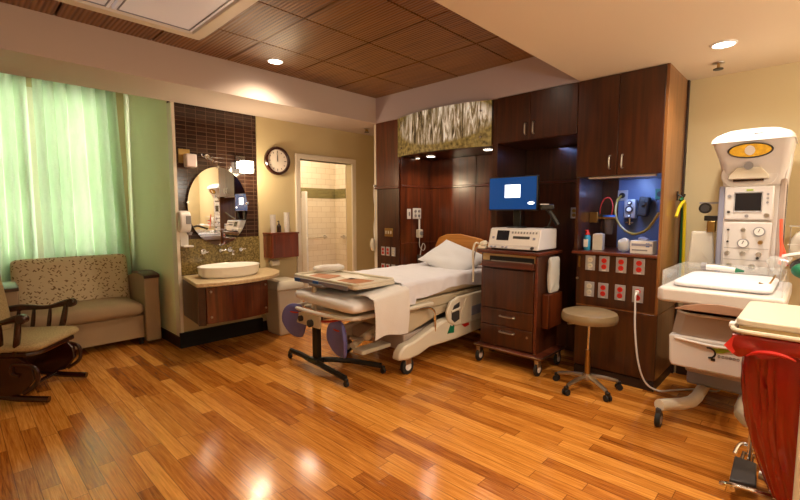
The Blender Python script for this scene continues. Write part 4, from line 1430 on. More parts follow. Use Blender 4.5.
sheetpaper(2.50, 3.42, .22, .28, .3, Z0, 'brownpaper', 'brown printed magazine toward the far end of the overbed table')
sheetpaper(2.66, 3.16, .20, .28, -.35, Z0, 'paper', 'pale leaflet lying in the middle of the overbed table', 'leaflet', 'leaflet')
sheetpaper(2.52, 2.98, .21, .28, .15, Z0, 'brownpaper', 'brown printed magazine at the near end of the overbed table')
b = MB()
b.pad((2.70, 3.60, Z0 + .048), (.32, .11, .07), .5, 14, lambda v: Vector((v.x, v.y + .15 * v.x * v.x, v.z * (1 + .5 * v.x) + .008 * noise.noise(v * 18))), rz=radians(-18))
solo('rolled_cloth', b, 'towel', 'loosely rolled white cloth on the far end of the overbed table', 'cloth', smooth=80)

# ================================================================== EQUIPMENT CART
t = thing('equipment_cart', 'dark cherry rolling cart with drawers carrying a fetal monitor', 'cart', (3.89, 2.08, 0))
CX0, CX1, CY0, CY1 = 3.67, 4.13, 1.80, 2.40
part('base_plate', MB().box(CX0 - .05, CX1 + .03, CY0 - .08, CY1 + .03, .155, .185), 'cherry_h', t, bevel=.01)
part('bumper', MB().box(CX0 - .056, CX1 + .036, CY0 - .086, CY1 + .033, .172, .180), 'steel', t)
part('body', MB().box(CX0 + .02, CX1, CY0, CY1, .186, 1.10), 'cherry', t, bevel=.003)
part('top', MB().box(CX0 - .03, CX1 + .02, CY0 - .03, CY1 + .03, 1.101, 1.135), 'cherry_h', t, bevel=.008)
part('top_shelf', MB().box(CX0 + .01, CX0 + .019, CY0 + .02, CY1 - .02, 1.03, 1.095), 'tan_pl', t, label='pale tan strip under the cart top')
part('slot', MB().box(CX0 + .004, CX0 + .011, CY0 + .035, CY1 - .10, 1.032, 1.075), 'matblack', t)
part('tray', MB().box(CX0 - .02, CX0 + .018, CY0 + .03, CY1 - .02, .97, 1.025), 'cherry_h', t, bevel=.006)
part('keyboard_edge', MB().box(CX0 - .005, CX0 + .012, CY0 + .05, CY1 - .12, 1.027, 1.035), 'steel', t)
part('stile', MB().box(CX0, CX0 + .019, CY0 - .002, CY0 + .022, .19, 1.09), 'cherry_h', t, bevel=.003)
part('door', MB().box(CX0 - .002, CX0 + .018, CY0 + .03, CY1 - .01, .565, .955), 'cherry', t, bevel=.006)
for z0, z1, zh in ((.40, .558, .50), (.20, .393, .345)):
    d = part('drawer', MB().box(CX0 - .002, CX0 + .018, CY0 + .03, CY1 - .01, z0, z1), 'cherry', t, bevel=.004)
    yc = 2.09
    part('handle', MB().tube([(CX0 - .002, yc - .075, zh), (CX0 - .025, yc - .07, zh), (CX0 - .032, yc, zh), (CX0 - .025, yc + .07, zh), (CX0 - .002, yc + .075, zh)], .008, 8), 'steel', d)
part('lock', MB().cyl((CX0 - .012, 1.88, .335), (CX0 + .0, 1.88, .335), .010), 'steel', t)
bn = part('side_bin', MB().box(3.78, 4.08, 1.735, 1.798, .42, .74), 'cherry_lit', t, bevel=.004)
for x, y in ((3.67, CY0 - .03), (3.66, CY1 - .01), (4.09, CY0 - .03), (4.09, CY1 - .01)):
    caster(t, x, y, .062, .026, .152)
t = thing('plastic_bag', 'crumpled clear plastic bag hanging on the right side of the cart', 'bag', (3.92, 1.76, .68))
b = MB()
def bagf(v):
    w = v.copy()
    w.z += .010 * noise.noise(Vector((v.x * 26, 3, v.y * 20)))
    w.x *= 1 + .30 * noise.noise(Vector((1, 2, v.y * 9)))
    return w
b.pad((3.92, 1.757, .915), (.20, .34, .045), .22, 22, bagf, rx=radians(90))
part('sack', b, 'frost', t, smooth=70)
part('contents', MB().pad((3.93, 1.757, .89), (.12, .2, .03), .5, 10, bagf, rx=radians(90)), 'weave', t, smooth=70)
part('hook', MB().cyl((3.92, 1.798, 1.08), (3.92, 1.75, 1.09), .005), 'steel', t)

# fetal monitor
t = thing('fetal_monitor', 'beige box shaped fetal monitor with small dark screen on the cart', 'monitor', (3.86, 2.06, 1.136))
fz = 1.150
tiltp = [(3.67, fz), (3.685, fz + .035), (3.73, fz + .185), (3.75, fz + .195), (4.05, fz + .195), (4.06, fz + .18), (4.06, fz)]
part('housing', MB().prism(tiltp, 1.80, 2.33, 'Y'), 'warmer', t, bevel=.008)
def onface(y0, y1, a, b_, d=.002):
    """box on the sloping front face; a, b in 0..1 up the slope"""
    p0, p1 = Vector((3.685, fz + .035)), Vector((3.73, fz + .185))
    A, B_ = p0.lerp(p1, a), p0.lerp(p1, b_)
    nx = Vector((-(p1.y - p0.y), p1.x - p0.x)).normalized() * d
    bb = MB()
    bb._add([(A.x + nx.x, y0, A.y + nx.y), (A.x + nx.x, y1, A.y + nx.y), (B_.x + nx.x, y1, B_.y + nx.y), (B_.x + nx.x, y0, B_.y + nx.y),
             (A.x - nx.x * 2, y0, A.y - nx.y * 2), (A.x - nx.x * 2, y1, A.y - nx.y * 2), (B_.x - nx.x * 2, y1, B_.y - nx.y * 2), (B_.x - nx.x * 2, y0, B_.y - nx.y * 2)],
            [(0, 1, 2, 3), (7, 6, 5, 4), (0, 4, 5, 1), (1, 5, 6, 2), (2, 6, 7, 3), (3, 7, 4, 0)])
    return bb
part('fascia', onface(1.815, 2.315, .02, .98, .0015), 'white_pl', t)
part('display', onface(2.115, 2.245, .30, .92, .004), 'dark_scr', t)
part('paper_slot', onface(1.90, 2.07, .42, .58, .004), 'dark_grey', t)
for i, y in enumerate((1.84, 1.87, 1.90, 1.93, 1.96, 1.99, 2.02, 2.05, 2.08)):
    part('button', onface(y - .008, y + .008, .74, .86, .005), 'grey_pl', t)
for y in (1.855, 2.28):
    part('button', onface(y - .012, y + .012, .38, .52, .005), 'lilac_pl', t)
b = MB()
for y in (2.28, 2.24, 2.16, 2.12):
    b.cyl((3.678, y, fz + .017), (3.662, y, fz + .016), .009, n=10)
part('socket', b, 'lilac_pl', t)
part('knob', MB().cyl((3.68, 1.855, fz + .02), (3.66, 1.855, fz + .018), .014), 'dark_grey', t)
part('foot', MB().box(3.70, 4.04, 1.83, 1.86, 1.1355, 1.1495).box(3.70, 4.04, 2.27, 2.30, 1.1355, 1.1495), 'rubber', t)

# computer screen on the monitor
t = thing('computer_monitor', 'flat computer screen showing a blue desktop above the fetal monitor', 'monitor', (3.86, 2.18, 1.347))
part('stand_base', MB().cyl((3.90, 2.14, 1.347), (3.90, 2.14, 1.36), .10, .09, 28), 'black', t)
part('stand_neck', MB().cbox((3.91, 2.14, 1.47), (.03, .08, .24)), 'black', t, bevel=.008)
part('bezel', MB().box(3.845, 3.885, 1.905, 2.43, 1.515, 1.845), 'black', t, bevel=.006)
sc_ = part('display', MB().box(3.842, 3.8455, 1.915, 2.42, 1.527, 1.835), 'blue_scr', t)
part('dialog_window', MB().box(3.8405, 3.8425, 2.08, 2.245, 1.64, 1.765), 'white_scr', sc_)
n = 16
part('corner_icon', MB().prism([(1.965 + .035 * cos(2 * pi * k / n), 1.585 + .014 * sin(2 * pi * k / n)) for k in range(n)], 3.8405, 3.8425, 'X'), 'white_scr', sc_)
t = thing('barcode_scanner', 'black handheld scanner on a stand right of the computer screen', 'scanner', (3.95, 1.82, 1.347))
part('stand', MB().cyl((3.97, 1.845, 1.347), (3.97, 1.845, 1.36), .042).tube([(3.97, 1.845, 1.36), (3.96, 1.81, 1.45), (3.94, 1.81, 1.50)], .012, 8), 'black', t)
part('grip', MB().tube([(3.98, 1.76, 1.38), (3.96, 1.80, 1.46), (3.93, 1.84, 1.53)], .022, 8), 'black', t)
part('head', MB().cbox((3.91, 1.835, 1.545), (.09, .12, .05), rz=.5), 'black', t, bevel=.012)
part('status_strip', MB().cbox((3.868, 1.843, 1.572), (.006, .08, .008), rz=.5), 'white_pl', t)
t = thing('transducer_holder', 'cream transducers and dangling cables on the left edge of the cart', 'medical device', (3.67, 2.44, .93))
part('transducer', MB().cyl((3.70, 2.40, 1.137), (3.70, 2.40, 1.175), .055, .04, 20), 'cream_pl', t, bevel=.01)
part('transducer', MB().cyl((3.70, 2.385, 1.176), (3.69, 2.39, 1.21), .045, .035, 20), 'cream_pl', t, bevel=.01)
part('cable', MB().tube([(3.70, 2.42, 1.17), (3.66, 2.46, 1.19), (3.64, 2.475, 1.10), (3.645, 2.47, .95), (3.65, 2.475, .80)], .010, 8), 'cream_pl', t)
part('cable', MB().tube([(3.72, 2.42, 1.16), (3.69, 2.47, 1.13), (3.67, 2.485, 1.0), (3.66, 2.48, .86)], .006, 8), 'grey_pl', t)

# ================================================================== STOOL
t = thing('rolling_stool', 'round taupe vinyl rolling stool before the outlet cabinet', 'stool', (3.72, 1.33, 0))
sx, sy = 3.695, 1.335
part('seat', MB().lathe([(.02, .585), (.19, .585), (.215, .592), (.222, .61), (.222, .635), (.212, .662), (.18, .674), (.01, .677)], (sx, sy, 0), 40), 'vinyl', t)
part('seat_plate', MB().cyl((sx, sy, .565), (sx, sy, .584), .09), 'black', t)
part('lever', MB().cyl((sx - .02, sy + .02, .572), (sx - .13, sy + .13, .565), .007), 'steel', t)
part('gas_lift', MB().cyl((sx, sy, .33), (sx, sy, .565), .012), 'chrome', t)
part('column', MB().cyl((sx, sy, .10), (sx, sy, .34), .024, .020), 'brass', t)
part('hub', MB().cyl((sx, sy, .085), (sx, sy, .135), .035), 'steel', t)
for k in range(5):
    a = radians(20 + 72 * k)
    c_, s_ = cos(a), sin(a)
    part('base_arm', MB().tube([(sx + .02 * c_, sy + .02 * s_, .115), (sx + .15 * c_, sy + .15 * s_, .098), (sx + .25 * c_, sy + .25 * s_, .075)], lambda u: .019 - .005 * u, 8), 'steel', t)
    x, y = sx + .262 * c_, sy + .262 * s_
    cc = part('caster', MB().cbox((x, y, .055), (.032, .03, .04), rz=a), 'black', t, bevel=.006)
    for q in (-1, 1):
        part('wheel', MB().cyl((x + q * -s_ * .008, y + q * c_ * .008, .026), (x + q * -s_ * .024, y + q * c_ * .024, .026), .026, n=16), 'rubber', cc)

# ================================================================== SUPPLY NICHE CONTENTS
Zs = 1.1485
t = thing('sanitizer_bottle', 'teal labelled bottle with red pump cap on the niche shelf', 'bottle', (4.12, 1.545, Zs))
part('body', MB().lathe([(.030, 0), (.034, .006), (.034, .12), (.028, .135), (.014, .145)], (4.12, 1.535, Zs), 20, 1, .8), 'teal', t)
part('label', MB().box(4.083, 4.088, 1.515, 1.555, Zs + .03, Zs + .10), 'white_pl', t, bevel=.001)
part('cap', MB().lathe([(.026, 0), (.018, .02), (.013, .03), (.012, .045)], (4.12, 1.535, Zs + .142)).cyl((4.12, 1.535, Zs + .183), (4.07, 1.535, Zs + .18), .006), 'red', t)
t = thing('tissue_box', 'plain cream carton standing behind the teal bottle', 'box', (4.2, 1.48, Zs))
part('carton', MB().cbox((4.20, 1.46, Zs + .075), (.11, .085, .148), rz=.15), 'cream_pl', t, bevel=.003)
part('flap', MB().cbox((4.20, 1.46, Zs + .151), (.07, .05, .004), rz=.15), 'paper', t)
t = thing('suction_canister', 'clear suction canister on a brass rail with red tubing in the niche', 'canister', (4.32, 1.50, 1.27))
part('bracket', MB().box(4.27, 4.57, 1.52, 1.535, 1.45, 1.475).box(4.26, 4.30, 1.50, 1.576, 1.40, 1.50), 'brass', t, bevel=.003)
part('bracket_arm', MB().box(4.27, 4.30, 1.34, 1.54, 1.435, 1.455), 'brass', t, bevel=.003)
part('jar', MB().lathe([(.035, 0), (.04, .01), (.05, .14), (.052, .15)], (4.33, 1.42, 1.29)), 'smoke', t)
part('lid', MB().cyl((4.33, 1.42, 1.441), (4.33, 1.42, 1.472), .056), 'blue', t)
part('tubing', MB().tube([(4.33, 1.40, 1.47), (4.33, 1.39, 1.56), (4.33, 1.42, 1.63), (4.33, 1.47, 1.62), (4.33, 1.50, 1.55), (4.35, 1.51, 1.48)], .0055, 8), 'redstrap', t)
t = thing('gas_regulator', 'grey twin dial gas regulator on the blue lit niche back', 'regulator', (4.50, 1.28, 1.46))
part('body', MB().box(4.47, 4.55, 1.235, 1.335, 1.44, 1.62), 'steelplate', t, bevel=.01)
for z, r in ((1.585, .020), (1.525, .034), (1.465, .016)):
    d = part('dial', MB().cyl((4.47, 1.285, z), (4.455, 1.285, z), r, n=20), 'dark_grey', t)
    part('dial_face', MB().cyl((4.455, 1.285, z), (4.453, 1.285, z), r * .6, n=16), 'white_pl', d)
part('mount', MB().box(4.55, 4.579, 1.25, 1.32, 1.50, 1.58), 'steel', t)
part('valve', MB().cyl((4.49, 1.285, 1.44), (4.49, 1.285, 1.38), .014).cyl((4.49, 1.25, 1.40), (4.49, 1.32, 1.40), .010), 'chrome', t)
t = thing('air_regulator', 'dark grey blender unit hung right of the twin dial regulator', 'regulator', (4.50, 1.17, 1.44))
part('body', MB().cbox((4.50, 1.17, 1.55), (.09, .085, .18), rx=.12), 'dark_grey', t, bevel=.015)
part('knob', MB().cyl((4.455, 1.17, 1.58), (4.43, 1.17, 1.58), .024), 'black', t)
part('mount', MB().box(4.545, 4.579, 1.14, 1.20, 1.50, 1.60), 'black', t)
def gasport(y, z, m, label):
    t = thing('gas_outlet', label, 'gas outlet', (4.57, y, z - .05), 'gas outlets in the niche')
    part('plate', MB().box(4.568, 4.579, y - .045, y + .045, z - .05, z + .05), m, t, bevel=.003)
    part('port', MB().cyl((4.568, y, z), (4.545, y, z), .026), 'black', t)
gasport(1.38, 1.66, 'steelplate', 'pale square gas outlet at the upper left of the niche back')
gasport(1.055, 1.665, 'green', 'green square gas outlet at the upper right of the niche back')
t = thing('coiled_hose', 'looping amber oxygen hose hanging across the niche', 'hose', (4.5, 1.2, 1.3))
part('tube', MB().tube([(4.54, 1.385, 1.655), (4.47, 1.40, 1.60), (4.42, 1.39, 1.47), (4.40, 1.33, 1.36), (4.36, 1.22, 1.30), (4.28, 1.10, 1.33), (4.18, 1.02, 1.40), (4.08, .95, 1.49)], .011, 10), 'amberhose', t)
def wadf(v):
    return Vector((v.x, v.y * (1 + .15 * noise.noise(v * 15)), v.z + .02 * noise.noise(v * 22)))
b = MB()
b.pad((4.13, 1.215, Zs + .062), (.10, .10, .118), .6, 16, wadf)
solo('supply_bag', b, 'frost', 'crumpled clear bag of supplies on the niche shelf', 'bag', smooth=60)
t = thing('glove_box', 'white carton with purple tissue top at the right end of the niche shelf', 'box', (4.12, 1.05, Zs))
part('carton', MB().cbox((4.10, 1.055, Zs + .055), (.11, .175, .108), rz=-.06), 'white_pl', t, bevel=.002)
part('stripe', MB().cbox((4.043, 1.055, Zs + .075), (.003, .16, .02), rz=-.06), 'lilac_pl', t)
part('blue_mark', MB().cbox((4.0435, 1.01, Zs + .074), (.004, .028, .032), rz=-.06), 'blue', t)
part('stripe', MB().cbox((4.043, 1.07, Zs + .03), (.003, .12, .012), rz=-.06), 'grey_pl', t)
part('tissue', MB().pad((4.11, 1.06, Zs + .122), (.05, .09, .03), .6, 10, wadf), 'lilac_pl', t)
# hoses hanging on the end panel
t = thing('hose_hook', 'black hook on the veneered end panel with hoses hung over it', 'hook', (4.44, .88, 1.6))
part('plate', MB().box(4.42, 4.46, .888, .8975, 1.60, 1.68), 'black', t, bevel=.003)
part('prong', MB().tube([(4.44, .889, 1.65), (4.44, .85, 1.63), (4.44, .84, 1.655)], .007, 8), 'black', t)
solo('green_hose', MB().tube([(4.41, .868, 1.60), (4.43, .86, 1.615), (4.47, .862, 1.60), (4.52, .865, 1.45), (4.545, .865, 1.2), (4.55, .862, .95), (4.52, .86, .7)], .011, 10), 'green',
     'green gas hose hanging from the hook on the end panel', 'hose', 'hoses hanging by the warmer')
solo('yellow_hose', MB().tube([(4.30, .868, 1.46), (4.36, .86, 1.54), (4.42, .846, 1.585), (4.46, .842, 1.575), (4.49, .842, 1.45), (4.515, .842, 1.2), (4.53, .84, .95), (4.50, .84, .7)], .013, 10), 'yellow',
     'bright yellow gas hose hanging in front of the green one', 'hose', 'hoses hanging by the warmer')

# ================================================================== INFANT WARMER
t = thing('infant_warmer', 'tall pale infant warmer with amber heater head against the beige wall', 'infant warmer', (3.9, .40, 0))
# base legs
for s, m in ((1, .44), (-1, .44)):
    yc = .435
    P = [(3.37, yc + s * .285, .155), (3.44, yc + s * .25, .15), (3.54, yc + s * .18, .143), (3.64, yc + s * .142, .137), (3.78, yc + s * .13, .135), (4.3, yc + s * .13, .135)]
    b = MB()
    # flat tubular leg, wider than tall
    pts = []
    for i in range(len(P) - 1):
        for k in range(4):
            pts.append(Vector(P[i]).lerp(Vector(P[i + 1]), k / 4))
    pts.append(Vector(P[-1]))
    b.tube(pts, .04, 12)
    part('base_leg', b, 'cream_pl', t)
    x, y = 3.37, yc + s * .285
    c = part('caster', MB().cbox((x, y, .105), (.045, .035, .06)), 'dark_grey', t, bevel=.006)
    part('wheel', MB().cyl((x, y - .016, .055), (x, y + .016, .055), .055, n=24), 'rubber', c, bevel=.004)
    part('hub', MB().cyl((x, y - .018, .055), (x, y + .018, .055), .03, n=20), 'grey_pl', c)
    x = 4.32
    c = part('caster', MB().cbox((x, yc + s * .17, .105), (.045, .035, .06)), 'dark_grey', t, bevel=.006)
    part('wheel', MB().cyl((x, yc + s * .17 - .016, .055), (x, yc + s * .17 + .016, .055), .055, n=20), 'rubber', c)
part('base_housing', MB().box(3.95, 4.42, .20, .67, .16, .34), 'lilac_pl', t, bevel=.02)
part('pedestal', MB().box(3.80, 4.38, .20, .66, .30, .90), 'warmer_d', t, bevel=.02)
# drawer
df = part('drawer', MB().prism([(.185, .475), (.655, .475), (.668, .51), (.675, .685), (.155, .685), (.17, .51)], 3.32, 3.79, 'X'), 'warmer', t, bevel=.012)
# open bin above the drawer
b = MB()
def ring(z, e, r=.06):
    y0, y1, x0, x1 = .165 - e, .672 + e, 3.335 - e, 3.79
    return [(x0 + r, y0, z), (x1, y0, z), (x1, y1, z), (x0 + r, y1, z), (x0, y1 - r, z), (x0, y0 + r, z)]
def loft(b, a, c):
    n = len(a)
    b._add(a + c, [(i, (i + 1) % n, (i + 1) % n + n, i + n) for i in range(n)])
lo, hi = ring(.687, 0), ring(.825, -.02)
n = 6
li, hi2 = ring(.72, -.015), ring(.825, -.035)
b._add(lo + hi + li + hi2, [tuple(reversed(range(6)))] + [(i, (i + 1) % 6, (i + 1) % 6 + 6, i + 6) for i in range(6)]
       + [(i + 12, i + 18, (i + 1) % 6 + 18, (i + 1) % 6 + 12) for i in range(6)] + [(i + 6, (i + 1) % 6 + 6, (i + 1) % 6 + 18, i + 18) for i in range(6)] + [tuple(range(12, 18))])
part('storage_bin', b, 'warmer_d', t)
part('bin_rim', MB().tube([(v[0], v[1], .828) for v in ring(.8, -.026)], .010, 8, close=True, smooth=False), 'warmer', t)
part('pull_strip', MB().tube([(3.316, .64, .668), (3.305, .43, .655), (3.316, .22, .668)], .008, 8), 'white_pl', df)
# emblem on drawer: black swirl, green leaf and grey word bar
n = 20
lg = MB()
lg.tube([(3.318, .45 + .034 * cos(a), .605 + .032 * sin(a)) for a in [radians(70 + 20 * k) for k in range(11)]], .006, 6, smooth=False)
lg.cbox((3.318, .425, .565), (.004, .022, .016))
part('emblem', lg, 'black', df, label='black swirl emblem on the drawer')
part('emblem_leaf', MB().prism([(.41, .612), (.44, .640), (.405, .642), (.375, .664), (.34, .636), (.38, .616)], 3.316, 3.3195, 'X'), 'leaf', df, label='green leaf of the emblem')
lw = MB()
for k in range(6):
    y = .395 - k * .019
    lw.tube([(3.3185, y + .0055 * cos(a), .592 + .008 * sin(a)) for a in [radians(q) for q in (0, 60, 120, 180, 240, 300)]], .0018, 5, close=True, smooth=False)
part('emblem_wordmark', lw, 'dark_grey', df)
# tray
part('tray', MB().prism([(3.25, .13), (3.25, .72), (3.28, .745), (4.12, .745), (4.12, .10), (3.28, .10)], .912, 1.005), 'warmer', t, bevel=.018, seg=3)
part('tray_arch', MB().prism([(.16, .875), (.64, .875), (.58, .905), (.50, .925), (.41, .935), (.31, .93), (.22, .91)], 3.242, 3.30, 'X'), 'arch', t, bevel=.004)
part('tray_neck', MB().box(3.5, 4.1, .22, .64, .85, .904), 'warmer_d', t, bevel=.01)
part('pad', MB().pad((3.70, .425, 1.025), (.72, .52, .05), .2, 14), 'sheet', t, smooth=80)
for n_, bb in (('side_wall', (3.30, 4.08, .722, .728)), ('side_wall', (3.30, 4.08, .117, .123)), ('end_wall', (4.085, 4.091, .13, .72)), ('end_wall', (3.272, 3.278, .13, .30))):
    h = 1.115 if n_ == 'side_wall' else 1.10
    if bb[0] == 3.272:
        continue
    part(n_, MB().box(*bb, 1.006, h), 'clear', t, bevel=.002)
part('rail_label', MB().box(3.44, 3.60, .7285, .730, 1.04, 1.07), 'dark_grey', t)
# column
part('column', MB().prism([(.17, .90), (.54, .90), (.545, 1.70), (.55, 1.78), (.575, 1.88), (.585, 2.0), (.15, 2.0), (.155, 1.85), (.17, 1.70)], 4.18, 4.36, 'X'), 'warmer', t, bevel=.015)
part('side_strip', MB().box(4.176, 4.30, .525, .565, 1.02, 1.70), 'lilac_pl', t, bevel=.01)
part('side_strip', MB().box(4.17, 4.30, .17, .21, .95, 1.74), 'warmer_d', t, bevel=.01)
# heater head: a flared neck under a rounded white cap
def sect(z, xf, y0, y1, xb=4.44, r=.05):
    P = []
    for k in range(7):
        a = radians(180 + 90 * k / 6)
        P.append((xf + r + r * cos(a), y0 + r + r * sin(a), z))
    P += [(xb, y0, z), (xb, y1, z)]
    for k in range(7):
        a = radians(90 + 90 * k / 6)
        P.append((xf + r + r * cos(a), y1 - r + r * sin(a), z))
    return P
def loftsect(S):
    b = MB()
    n = len(S[0])
    vs = [v for q in S for v in q]
    b._add(vs, [(i * n + k, i * n + (k + 1) % n, (i + 1) * n + (k + 1) % n, (i + 1) * n + k) for i in range(len(S) - 1) for k in range(n)] + [tuple(reversed(range(n))), tuple(range((len(S) - 1) * n, len(S) * n))])
    return b
part('neck', loftsect([sect(1.70, 4.172, .172, .548), sect(1.78, 4.165, .170, .552), sect(1.86, 4.135, .165, .565), sect(1.92, 4.09, .158, .582), sect(1.98, 4.055, .150, .60), sect(2.03, 4.04, .145, .612)]), 'warmer', t, smooth=50)
def capsect(z, e, h):
    S = sect(z, 4.03 + e, .138 + e, .62 - e, 4.45 - e * .5)
    return [(x, y, z - .008 + h * .7 * (1 - ((y - .38) / .25) ** 2)) for x, y, z in S]
part('heater_head', loftsect([sect(2.012, 4.035, .142, .616), capsect(2.02, 0, .0), capsect(2.045, .005, .015), capsect(2.07, .03, .03), capsect(2.085, .08, .045), capsect(2.09, .14, .05)]), 'white_pl', t, smooth=60)
part('head_mark', MB().cbox((4.047, .34, 2.06), (.006, .05, .010), ry=-.6), 'grey_pl', t)
n = 32
def ell(y, z, ry_, rz_, x0, x1, name, m, p=None, **k):
    return part(name, MB().prism([(y + ry_ * cos(2 * pi * i / n), z + rz_ * sin(2 * pi * i / n)) for i in range(n)], x0, x1, 'X'), m, p or t, **k)
def tell(ry_, rz_, d, name, m, p_):
    """ellipse lying on the sloping neck front"""
    A = []
    for i in range(n):
        z = 1.945 + rz_ * sin(2 * pi * i / n)
        A.append((4.072 - (z - 1.945) * .60, .383 + ry_ * cos(2 * pi * i / n), z))
    bb = MB()
    bb._add([(x - d, y, z) for x, y, z in A] + [(x + .02, y, z) for x, y, z in A], [(i, (i + 1) % n, (i + 1) % n + n, i + n) for i in range(n)] + [tuple(range(n)), tuple(reversed(range(n, 2 * n)))])
    return part(name, bb, m, p_)
g1 = tell(.132, .052, .006, 'heater_rim', 'black', t)
tell(.120, .043, .009, 'heater_grille', 'gold', g1)
tell(.030, .032, .012, 'heater_lamp', 'white_pl', g1)
ell(.39, 1.78, .17, .12, 4.165, 4.181, 'fascia', 'warmer', bevel=.006)
part('tray_lip', MB().prism([(.27, 1.745), (.51, 1.745), (.505, 1.775), (.46, 1.83), (.32, 1.83), (.275, 1.775)], 4.13, 4.17, 'X'), 'cream_pl', t, bevel=.006)
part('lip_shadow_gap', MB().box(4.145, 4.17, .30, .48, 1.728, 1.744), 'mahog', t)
part('camera_button', MB().cyl((4.13, .39, 1.84), (4.12, .39, 1.84), .028), 'grey_pl', t)
# control panel
cp = part('control_panel', MB().box(4.155, 4.181, .235, .525, 1.44, 1.69), 'warmer', t, bevel=.01)
part('display', MB().box(4.151, 4.156, .305, .46, 1.51, 1.64), 'dark_scr', cp)
part('display_frame', MB().tube([(4.154, .30, 1.503), (4.154, .465, 1.503), (4.154, .465, 1.647), (4.154, .30, 1.647)], .004, 6, close=True, smooth=False), 'grey_pl', cp)
for y, z, r, m in ((.495, 1.62, .012, 'grey_pl'), (.495, 1.50, .010, 'dark_grey'), (.385, 1.47, .012, 'grey_pl'), (.27, 1.475, .016, 'steel'), (.27, 1.63, .008, 'grey_pl'), (.27, 1.60, .008, 'grey_pl'), (.27, 1.57, .008, 'grey_pl')):
    part('button', MB().cyl((4.156, y, z), (4.150, y, z), r, n=14), m, cp)
part('indicator', MB().box(4.151, 4.156, .355, .395, 1.658, 1.668), 'leaf', cp)
# gauge panel
gp = part('gauge_panel', MB().box(4.160, 4.181, .235, .52, 1.03, 1.425), 'warmer', t, bevel=.008)
for y, z, r in ((.305, 1.355, .036), (.395, 1.265, .036)):
    q = part('gauge', MB().cyl((4.16, y, z), (4.146, y, z), r, n=24), 'grey_pl', gp)
    part('gauge_face', MB().cyl((4.147, y, z), (4.144, y, z), r * .78, n=20), 'white_pl', q)
    part('needle', MB().cbox((4.142, y, z + .008), (.003, .004, r * .7), rx=.4), 'dark_grey', q)
for y, z, r, m in ((.40, 1.365, .015, 'steel'), (.49, 1.365, .008, 'black'), (.49, 1.275, .008, 'black'), (.295, 1.275, .016, 'brass'),
                   (.49, 1.185, .018, 'steel'), (.395, 1.185, .018, 'steel'), (.30, 1.185, .018, 'steel'), (.47, 1.09, .022, 'steel'), (.335, 1.09, .022, 'steel'), (.305, 1.155, .010, 'black')):
    part('knob', MB().cyl((4.16, y, z), (4.140, y, z), r, r * .8, n=16), m, gp)
part('panel_line', MB().box(4.158, 4.161, .245, .51, 1.138, 1.141).box(4.158, 4.161, .245, .51, 1.225, 1.228), 'grey_pl', gp)
pc = part('power_cord', MB().tube([(3.957, 1.055, .828), (3.93, 1.055, .80), (3.92, 1.05, .70), (3.90, 1.035, .50), (3.90, 1.0, .25), (3.95, .95, .08), (4.03, .87, .012), (4.12, .80, .010), (4.22, .72, .010), (4.30, .62, .016), (4.30, .50, .04), (4.27, .45, .17)], .0075, 8), 'white_pl', t)
part('plug', MB().cbox((3.972, 1.055, .828), (.032, .03, .036)), 'white_pl', pc, bevel=.006)
# side accessories
t2 = thing('suction_gauge', 'round black suction gauge on the left of the warmer column', 'gauge', (4.27, .66, 1.48))
part('arm', MB().box(4.25, 4.28, .566, .70, 1.565, 1.58), 'grey_pl', t2)
part('dial', MB().cyl((4.25, .655, 1.53), (4.21, .655, 1.53), .042, n=24), 'black', t2)
part('dial_face', MB().cyl((4.21, .655, 1.53), (4.208, .655, 1.53), .028, n=20), 'dark_grey', t2)
part('bracket', MB().box(4.23, 4.27, .566, .66, 1.43, 1.47), 'black', t2, bevel=.003)
part('valve', MB().box(4.23, 4.27, .58, .64, 1.34, 1.43), 'brass', t2, bevel=.008)
b = MB()
def bagf2(v):
    return Vector((v.x, v.y * (1 + .12 * v.x / .15), v.z + .008 * noise.noise(v * 20)))
b.pad((4.27, .672, 1.19), (.31, .17, .06), .16, 18, bagf2, ry=radians(90))
t3 = thing('drainage_bag', 'translucent bag hanging beside the warmer column', 'bag', (4.29, .65, 1.03))
part('pouch', b, 'frost', t3, smooth=80)
part('coiled_tube', MB().tube([(4.25, .65 + .03 * cos(a), 1.10 + .03 * sin(a)) for a in [radians(40 * k) for k in range(9)]], .006, 8), 'grey_pl', t3)
part('cap', MB().cyl((4.29, .64, 1.335), (4.29, .64, 1.37), .012), 'white_pl', t3)
# things on the tray
t4 = thing('warmer_handset', 'white instrument with green tip lying at the back of the warmer tray', 'medical device', (3.98, .45, 1.05))
part('body', MB().tube([(4.0, .60, 1.079), (4.0, .54, 1.082), (3.99, .47, 1.079), (3.98, .41, 1.075)], lambda u: .022 - .004 * u, 12), 'white_pl', t4)
part('grip_ring', MB().cyl((4.0, .62, 1.085), (4.0, .59, 1.085), .030, n=20), 'grey_pl', t4)
part('tip', MB().cyl((3.98, .41, 1.075), (3.975, .36, 1.072), .018, .006), 'green', t4)
t5 = thing('resuscitation_mask', 'clear and green resuscitation mask at the right edge of the warmer tray', 'medical device', (3.75, .09, 1.05))
b = MB()
b.lathe([(.07, 0), (.075, .01), (.05, .05), (.03, .085), (.02, .10)], (0, 0, 0), 20)
bmesh.ops.rotate(b.bm, verts=b.bm.verts, cent=(0, 0, 0), matrix=Matrix.Rotation(radians(-60), 3, 'X'))
bmesh.ops.translate(b.bm, verts=b.bm.verts, vec=(3.66, .13, 1.15))
part('mask', b, 'clear', t5)
part('bulb', MB().ball((3.72, .03, 1.13), .062, 16, (1.1, 1.2, .85)), 'green', t5)
part('black_hose', MB().tube([(3.74, .0, 1.15), (3.85, .02, 1.19), (3.95, .08, 1.16), (4.05, .10, 1.12)], .022, 10), 'black', t5)
part('wire', MB().tube([(3.62, .17, 1.10), (3.60, .20, 1.04), (3.52, .24, 1.055)], .005, 6), 'brass', t5)
